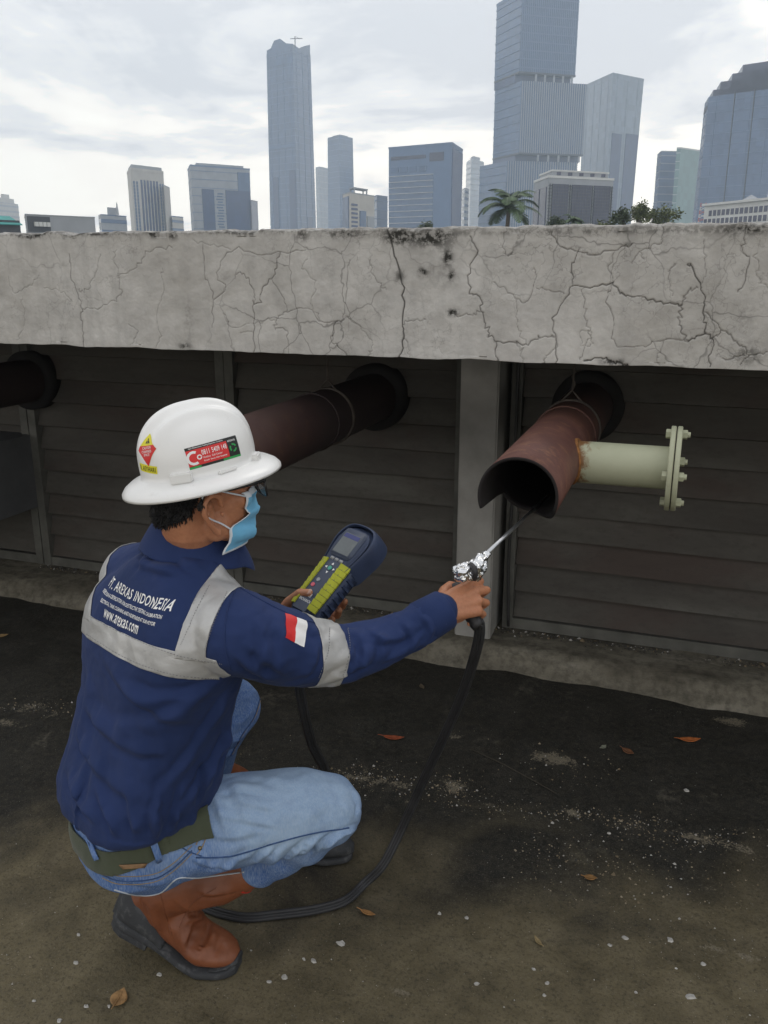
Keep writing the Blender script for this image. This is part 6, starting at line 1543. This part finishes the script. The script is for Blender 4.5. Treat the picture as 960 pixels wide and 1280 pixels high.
# stickers
SW, SH = .098, .038
def S(x0, y0, x1, y1): return rect((x0 - .5) * SW, (y0 - .5) * SH, (x1 - .5) * SW, (y1 - .5) * SH)
def Wd(s, x, y, w, h): return words(s, (x - .5) * SW, (y - .5) * SH, w * SW, h * SH)
ring_pts = lambda cx, cy, r, a0, a1, w, n=10: poly2([((cx - .5) * SW + r * math.cos(R_(a0 + (a1 - a0) * i / n)), (cy - .5) * SH + r * math.sin(R_(a0 + (a1 - a0) * i / n))) for i in range(n + 1)] + [((cx - .5) * SW + (r - w) * math.cos(R_(a1 + (a0 - a1) * i / n)), (cy - .5) * SH + (r - w) * math.sin(R_(a1 + (a0 - a1) * i / n))) for i in range(n + 1)])
lay = [(S(0, 0, 1, 1), M_BLACK, 0), (S(.0, .12, .76, .86), M_REDP, .0003), (S(0, .0, .2, .10), M_GREENP, .0003), (S(.62, .0, 1, .10), M_GREENP, .0003), (Wd('0811 5409 148', .26, .52, .48, .24), M_WHITE, .0005), (Wd('Hotline  Call Center', .27, .36, .36, .09), M_WHITE, .0005), (Wd('Email  Sewa Alat Inspeksi', .27, .20, .44, .09), M_WHITE, .0005), (Wd('Non Destructive Testing Inspection Company', .06, .89, .64, .08), M_WHITE, .0005), (Wd('AREXAS', .78, .78, .17, .09), M_WHITE, .0005),
       (ring_pts(.11, .48, .0125, 60, 300, .0045), M_WHITE, .0005), (ring_pts(.205, .47, .0045, 0, 350, .002), M_WHITE, .0005)]
for a0 in (20, 140, 260): lay.append((ring_pts(.87, .48, .0075, a0, a0 + 85, .003), M_GREENP, .0005))
pressed(lay, HT, (269, 565), (282, 561.3), (272, 578), SW, SH, 'phone_sticker', helm, .0004) if False else None
def sticker(layers, uvc, uvr, uvu, name, off=.0004):
    c = hit(HT, *uvc); h = HT.ray_cast(EYEP, ray(*uvc).normalized()); nd = h[1].normalized()
    px_, py_ = hit(HT, *uvr), hit(HT, *uvu); xd = (px_ - c); xd = (xd - nd * xd.dot(nd)).normalized(); yd = nd.cross(xd)
    vs = []; fs = []; mi = []; mats = []
    for me2, m, z in layers:
        for v in me2.vertices: v.co.z = z
        me = lay_print(me2, HT, c, xd, yd, nd, off, .006, .03); n = len(vs); vs += [tuple(v.co) for v in me.vertices]; fs += [tuple(i + n for i in p.vertices) for p in me.polygons]
        if m not in mats: mats.append(m)
        mi += [mats.index(m)] * len(me.polygons); bpy.data.meshes.remove(me)
    me = bpy.data.meshes.new(name); me.from_pydata(vs, [], fs); me.polygons.foreach_set('material_index', mi); me.update(); return link(name, me, mats, helm, True)
sticker(lay, (269, 565), (285, 560.5), (272, 578), 'phone_sticker')
d1 = .0235
dl = [(poly2([(0, -d1 * 1.25), (d1, 0), (0, d1 * 1.25), (-d1, 0)]), M_YELP, 0), (poly2([(0, -d1 * 1.25), (d1, 0), (d1 * .75, d1 * .3), (-d1 * .75, d1 * .3), (-d1, 0)]), M_REDP, .0003), (words('CAUTION', -.012, .0005, .024, .0048), M_WHITE, .0006), (words('CONFINED', -.0140, -.0060, .028, .0044), M_WHITE, .0006), (words('SPACE', -.0085, -.0118, .017, .0044), M_WHITE, .0006), (poly2([(-.0055, .011), (.0055, .011), (0, .021)]), M_BLACK, .0006), (words('!', -.001, .0122, .002, .006), M_YELP, .0009)]
sticker(dl, (184, 562), (192, 561), (184, 545), 'warning_sticker')
sticker([(rect(-.024, -.007, .024, .007), M_YELP, 0), (words('R. ASYHARI', -.021, -.0045, .042, .009), M_BLACK, .0004)], (184, 586), (192, 587.5), (184, 575), 'name_label')

# ---------------- hair below the helmet
def hair():
    b = cut(bme, [(hp(0, 0, .056) - BASE, -hz_), (hp(-.03, 0, -.008) - BASE, (hz_ - hx * .40).normalized()), (hp(-.036, 0, 0) - BASE, (-hx + hz_ * .55).normalized())])
    me = shell(b, .001, .0038, 'hair'); V_ = coords(me); nf = noise_field(V_ + np.array(BASE), 55, 2, octaves=3); set_coords(me, V_ + normals(me) * (.004 * nf)[:, None]); me.transform(Matrix.Translation(BASE))
    o = link('hair', me, M_HAIR, person, True)
    rnd = random.Random(2); V_ = coords(me); N_ = normals(me); m = MB()
    for k in range(4200):
        i = rnd.randrange(len(V_)); p = Vector(V_[i])
        if (p - HC).dot(hz_) > .040: continue
        n = Vector(N_[i]); d = (-hz_ * .9 + n * .16 - hx * .25 + Vector((rnd.gauss(0, .2), rnd.gauss(0, .2), rnd.gauss(0, .15)))).normalized(); l = rnd.uniform(.006, .013); s_ = d.cross(n).normalized() * .0006
        m.add([p - s_, p + s_, p + d * l * .6 + n * .002 + s_ * .6, p + d * l], [(0, 1, 2, 3)])
    tag(m.build('hair_strands', M_HAIR, o), kind='stuff')
hair()
for s in (-1, 1):
    MB().ball(hp(.066, s * .030, .016), .0110, 16, 10).build('eye', plain('eye_white', (.7, .68, .65), .2), person, True); MB().ball(hp(.0735, s * .030, .016), (.0056), 12, 8).build('iris', plain('iris_dark', (.03, .015, .008), .15), person, True)
# ---------------- glasses
gl = MB()
for s in (-1, 1):
    gl.tube(vspline([hp(.121, s * .064, .016), hp(.090, s * .075, .018), hp(.03, s * .083, .022), hp(-.002, s * .087, .034), hp(-.020, s * .086, .022), hp(-.032, s * .082, -.002)], 24), .0030, 8)
gl.tube([hp(.126, -.012, .010), hp(.129, 0, .013), hp(.126, .012, .010)], .0022, 8)
glasses = gl.build('glasses', M_FRAMEP, person, True)
for s in (-1, 1):
    c = hp(.123, s * .038, .002); rim = []
    for j in range(33):
        a = 2 * math.pi * j / 32; cs, sn = math.cos(a), math.sin(a); rim.append(c + hy * (.028 * math.copysign(abs(cs) ** .75, cs)) + hz_ * (.021 * math.copysign(abs(sn) ** .75, sn)) - hx * (.004 * abs(cs) ** 2))
    MB().tube(rim, .0021, 6).build('lens_rim', M_FRAMEP, glasses, True)
    front_ = [p + hx * .0006 for p in rim[:-1]]; back_ = [p - hx * .0006 for p in rim[:-1]]; MB().loft([front_, back_]).build('lens', M_LENS, glasses)
# ---------------- face mask: pleated sheet over nose, mouth and chin
def mask():
    n, m = 26, 40; vs = []
    keyz = [(.012, .121, 0), (-.006, .128, 0), (-.030, .128, 0), (-.048, .124, 0), (-.062, .118, 0), (-.082, .108, 0), (-.102, .086, 0)]
    for i in range(n + 1):
        t = i / n; z = -.004 - .099 * t; xm = np.interp(-z, [-.014, .006, .030, .048, .062, .082, .104], [.104, .117, .121, .117, .112, .102, .080]); pleat = .0022 * math.sin(t * math.pi * 6) + (.004 if .40 < t < .52 else 0)
        for j in range(m + 1):
            q = (j / m - .5) * 2; a = abs(q)
            yw = .066 * q; back = np.interp(a, [0, .2, .45, .7, .88, 1.0], [0, .008, .026, .050, .072, .086])
            pinch = 1 - .12 * math.exp(-((t - .42) / .12) ** 2) * a ** 4        # side edge gathered by the loops
            narrow = np.interp(t, [0, .22, .44, .56, 1], [.60, .60, .62, 1.0, .93])
            x = xm + (pleat) - back * narrow * pinch; y = yw * np.interp(t, [0, .3, .45, .57, 1], [.84, .88, .90, 1.02, .96])
            p = hp(x, y, z + .006 * a * a - .004 * a * a * (t > .8) - .010 * (1 - a) * t); c = hp(.02, 0, z); dd = p - c; h = BODY_T.ray_cast(c + dd.normalized() * .25 - BASE0, -dd.normalized())
            if h[0] is not None and dd.length < (h[0] + BASE0 - c).length + .004: p = c + dd.normalized() * ((h[0] + BASE0 - c).length + .004)
            vs.append(p)
    fs = [(i * (m + 1) + j, i * (m + 1) + j + 1, (i + 1) * (m + 1) + j + 1, (i + 1) * (m + 1) + j) for i in range(n) for j in range(m)]
    mb = MB(); mb.add(vs, fs); mb.m = [1 if (i < 3 or i >= n - 1) or j < 1 or j >= m - 1 else 0 for i in range(n) for j in range(m)]
    o = mb.build('face_mask', [M_MASK, M_MASKW], person, True); s_ = o.modifiers.new('t', 'SOLIDIFY'); s_.thickness = .0014; s_.offset = 0
    g = lambda i, j: vs[i * (m + 1) + j]
    for s, j in ((-1, 0), (1, m)):
        a, b = g(2, j), g(int(n * .60), j)
        MB().tube(vspline([a, hp(.02, s * .080, .022), hp(-.004, s * .089, .036), hp(-.023, s * .090, .022), hp(-.026, s * .086, .0), hp(-.016, s * .081, -.020), hp(.010, s * .072, -.040), b], 40), .0017, 6).build('ear_loop', M_MASKW, o, True)
mask()
# ================================================================== WHAT THE WORKER HOLDS
# ---------------- handheld combustion analyser
M_CASE = plain('navy_rubber_case', (.028, .042, .085), .55, .4, 0, .12, 30, .15, 300, .001); M_CASE2 = plain('blue_grey_panel', (.050, .064, .10), .5, .4, 0, .1, 20); M_YELG = plain('yellow_grip', (.42, .44, .035), .6, .35, 0, .12, 40, .2, 200, .001)
M_SCR = plain('display_glass', (.10, .115, .12), .12, .6, 0, .1, 60); M_KEYG = plain('grey_key', (.30, .31, .32), .5); M_KEYR = plain('pink_key', (.60, .10, .14), .45); M_KEYT = plain('green_key', (.06, .32, .24), .45); M_SCRB = plain('display_header', (.03, .04, .16), .2)
aL = dirv(.58, .75, -.30); aW = dirv(.70, -.28, .66); aW = (aW - aL * aW.dot(aL)).normalized(); aN = aW.cross(aL); aN = aN if aN.dot(EYEP - at(410, 720, 1.84)) > 0 else -aN
AC = at(417, 719, 1.845)
def ap(w, l, n): return AC + aW * w + aL * l + aN * n
an = empty('gas_analyser', AC, 'navy handheld gas analyser with yellow grips and small screen, in the left hand', 'gas analyser')
def plate(outline, n0, n1, name, mat, par=None, bev=0.0, scale_top=1.0):
    cx_ = sum(p[0] for p in outline) / len(outline); cy_ = sum(p[1] for p in outline) / len(outline)
    top = [((x - cx_) * scale_top + cx_, (y - cy_) * scale_top + cy_) for x, y in outline]
    m = MB(); m.loft([[ap(x, y, n0) for x, y in outline], [ap(x, y, n1) for x, y in top]]); o = m.build(name, mat, par or an)
    if bev:
        bm = bmesh.new(); bm.from_mesh(o.data); bmesh.ops.bevel(bm, geom=bm.edges[:], offset=bev, segments=3, affect='EDGES', clamp_overlap=True); bm.to_mesh(o.data); bm.free(); o.data.polygons.foreach_set('use_smooth', [True] * len(o.data.polygons))
    return o
def sym(pts): return pts + [(-x, y) for x, y in pts[::-1]]
body_o = sym([(.026, -.118), (.036, -.110), (.040, -.06), (.041, .01), (.046, .045), (.052, .07), (.051, .095), (.040, .116), (.022, .122)])
plate(body_o, -.034, .012, 'case', M_CASE, None, .006)
plate(sym([(.022, -.112), (.033, -.105), (.036, -.05), (.037, .02), (.043, .05), (.046, .072), (.045, .092), (.035, .110), (.02, .115)]), .0118, .021, 'front_shell', M_CASE, None, .004, .93)
plate(sym([(.019, -.106), (.021, -.09), (.021, .022), (.018, .026)]), .0195, .0222, 'keypad_panel', M_CASE2)
# screen hood
plate(sym([(.030, .034), (.034, .05), (.034, .100), (.028, .108)]), .020, .0265, 'screen_bezel', M_CASE2, None, .003, .95)
plate([(-.024, .042), (.024, .042), (.024, .094), (-.024, .094)], .0262, .0272, 'screen', M_SCR); plate([(-.0225, .082), (.0225, .082), (.0225, .0925), (-.0225, .0925)], .0270, .0276, 'screen_header', M_SCRB)
for i in range(3): plate([(-.0185 + .0135 * i, .024), (-.0080 + .0135 * i, .024), (-.0080 + .0135 * i, .031), (-.0185 + .0135 * i, .031)], .0205, .0245, 'soft_key', M_KEYG, None, .001)
def key(w, l, r, mat, name, n=12): plate([(w + r * math.cos(2 * math.pi * k / n), l + r * math.sin(2 * math.pi * k / n)) for k in range(n)], .0215, .0242, name, mat)
key(0, .004, .0052, M_KEYT, 'enter_key')
for (w, l, t) in ((0, .015, 90), (0, -.007, 270), (-.0115, .004, 180), (.0115, .004, 0)):
    plate([(w + .0035 * math.cos(R_(t + a)), l + .0035 * math.sin(R_(t + a))) for a in (0, 125, 235)], .0215, .0234, 'arrow_key', M_WHITE)
key(-.006, -.030, .0045, M_KEYG, 'round_key'); key(-.010, -.045, .0048, M_KEYR, 'power_key')
def flat_words(s, w, l, ww, hh, mat, n=.0226):
    me = words(s, w, l, ww, hh); a = coords(me); P_ = np.array([list(ap(x, y, n)) for x, y, _ in a]); set_coords(me, P_); return link('printed_mark', me, mat, an)
flat_words('PCA', -.016, -.074, .017, .0085, M_YELP); flat_words('3', .002, -.074, .006, .0095, M_WHITE); flat_words('BACHARACH', -.018, -.086, .034, .0065, M_WHITE)
for s in (-1, 1):      # ribbed yellow grips, every rib a part
    for k in range(9):
        l0 = -.098 + k * .0136; m = MB(); e = .0012
        w0, w1 = s * .0215, s * (.0355 + .0004 * k)
        w0 = s * .0205; w1 = s * (.0375 + .0005 * k); m.loft([[ap(w0, l0 + .0004, .017), ap(w1, l0 + .0004, .010), ap(w1 * 1.04, l0 + .0004, .0145), ap(w0 * 1.02, l0 + .0004, .0248)], [ap(w0, l0 + .0128, .017), ap(w1, l0 + .0128, .010), ap(w1 * 1.05, l0 + .0128, .0165), ap(w0 * 1.02, l0 + .0128, .0268)]]); m.build('grip_rib', M_YELG, an)
    for k in range(8):
        l0 = -.10 + k * .0165; MB().loft([[ap(s * .0385, l0, -.026), ap(s * .0385, l0, .004), ap(s * .0435, l0 + .002, .002), ap(s * .0435, l0 + .002, -.024)], [ap(s * .0385, l0 + .010, -.026), ap(s * .0385, l0 + .010, .004), ap(s * .0435, l0 + .008, .002), ap(s * .0435, l0 + .008, -.024)]]).build('side_rib', M_CASE, an)
# protective boot round the head of the case
ob = [(.040, .00), (.046, .03), (.054, .062), (.058, .085), (.053, .108), (.042, .124), (.020, .131)]; ob = sym(ob)
ib = [(x * .86, y * .96 - .002) for x, y in ob]
mb = MB(); rr_ = []
for x, y in ob + ib[::-1]: pass
outr = [ap(x, y, -.037) for x, y in ob], [ap(x * 1.02, y * 1.01, -.012) for x, y in ob], [ap(x * .97, y * .99, .016) for x, y in ob], [ap(x, y, .0205) for x, y in ib], [ap(x, y, .010) for x, y in ib]
mb.loft(list(outr), caps=False); mb.add([ap(x, y, -.0372) for x, y in ob], [tuple(range(len(ob)))])
o = mb.build('rubber_boot', M_CASE, an, True); m_ = o.modifiers.new('s', 'SUBSURF'); m_.levels = 1; m_.render_levels = 2

# ---------------- foil-wrapped probe in the right hand
def mat_foil():
    t = NT('crumpled_foil', .22, .5, 1.0); t.color((.72, .73, .74)); v = t.voro(85, 'F1'); t.bump(v, .5, .006); t.bump(t.noise(130, 2, .6), .25, .003); return t.m
M_FOIL = mat_foil(); M_STEEL = plain('steel_rod', (.55, .56, .57), .3, .5, .9, .1, 40); M_GRIP = plain('black_grip', (.02, .02, .022), .5)
pr = empty('sampling_probe', rh(.07, 0, -.04), 'thin steel sampling probe with crumpled foil handle, held into the red pipe', 'probe')
gc = rh(.072, .004, -.036)
tip = on_y(686, 619, 2.22); s0 = at(604, 696, 1.80)
dr = (tip - s0).normalized()
MB().tube([s0 - dr * .03, s0 + dr * .25, tip], [.0046, .0044, .0042], 12).build('rod', M_STEEL, pr, True)
MB().tube(vspline([gc - ry * .060, gc - ry * .02, gc + ry * .028, gc + ry * .048], 10), [.013, .015, .0155, .0155, .016, .016, .016, .016, .0155, .014], 16).build('grip', M_GRIP, pr, True)
def crumple(pts, rad, name, seed):
    m = MB(); chain(m, pts, rad, 14); me = remesh(m, .0038, 1, .5); V_ = coords(me); N_ = normals(me)
    cells = np.array([noise.cell(Vector(v) * 95 + Vector((seed, 0, 0))) for v in V_]); ridge = np.array([abs(noise.noise(Vector(v) * 48 + Vector((seed, 3, 1)))) for v in V_]); r2 = np.array([abs(noise.noise(Vector(v) * 110 + Vector((seed, 9, 1)))) for v in V_])
    set_coords(me, V_ + N_ * (.013 * ridge - .005 + .003 * r2)[:, None]); o = link(name, me, M_FOIL, pr, False); return o
crumple([at(579, 716, 1.765), at(588, 715, 1.77)], [.023, .020], 'foil_wrap', 2.0)
crumple([at(592, 714, 1.775), at(600, 703, 1.79), at(607, 693.5, 1.803)], [.024, .020, .010], 'foil_wrap', 7.0)
MB().tube(vspline([at(588, 704, 1.765), at(592, 709, 1.752), at(594, 716, 1.750), at(593, 725, 1.76)], 10), [.003, .0045, .005, .0055, .006, .006, .006, .006, .005, .004], 8).build('trigger_band', M_GRIP, pr, True)

# ---------------- twin sampling hose from analyser to probe
hb_ = ap(0, -.112, -.012)
hose_pts = [hb_, hb_ - aL * .03 - UP * .01, at(372, 835, 1.90), at(378, 880, 1.97), at(390, 930, 2.05), at(406, 962, 2.12), at(412, 995, 2.16), on_z(390, 1030) + UP * .012, on_z(320, 1015) + UP * .012, on_z(252, 1035) + UP * .012, on_z(218, 1082) + UP * .012, on_z(226, 1118) + UP * .012, on_z(255, 1138) + UP * .012, on_z(282, 1148) + UP * .012, on_z(310, 1152) + UP * .012, on_z(350, 1148) + UP * .012, on_z(395, 1142) + UP * .012, on_z(432, 1131) + UP * .013, on_z(456, 1112) + UP * .02, at(478, 1082, 2.20), at(500, 1040, 2.21), at(525, 985, 2.17), at(553, 925, 2.08), at(577, 870, 1.97), at(592, 825, 1.88), at(599, 795, 1.82), at(599, 778, 1.80), gc - ry * .055]
hp_ = vspline(hose_pts, 150)
def mat_hose():
    t = NT('black_rubber_hose', .5, .4); t.color(t.ramp(t.noise(20, 4), [(.3, (.018, .019, .021)), (.7, (.030, .031, .034))])); t.bump(t.noise(200, 3), .15, .001); return t.m
hm = MB(); off_ = []
for i, p in enumerate(hp_):
    tg = (hp_[min(i + 1, len(hp_) - 1)] - hp_[max(i - 1, 0)]).normalized(); s = tg.cross(UP if abs(tg.z) < .8 else FH); s = tg.cross((p - EYEP).normalized()); off_.append(s.normalized())
for k in (-1, 0, 1): hm.tube([p + o * (.0066 * k) for p, o in zip(hp_, off_)], .0052 if k else .0042, 8)
h_o = hm.build('hose', mat_hose(), None, True)
tag(h_o, 'black twin sampling hose looping over the ground from analyser to probe', 'hose')
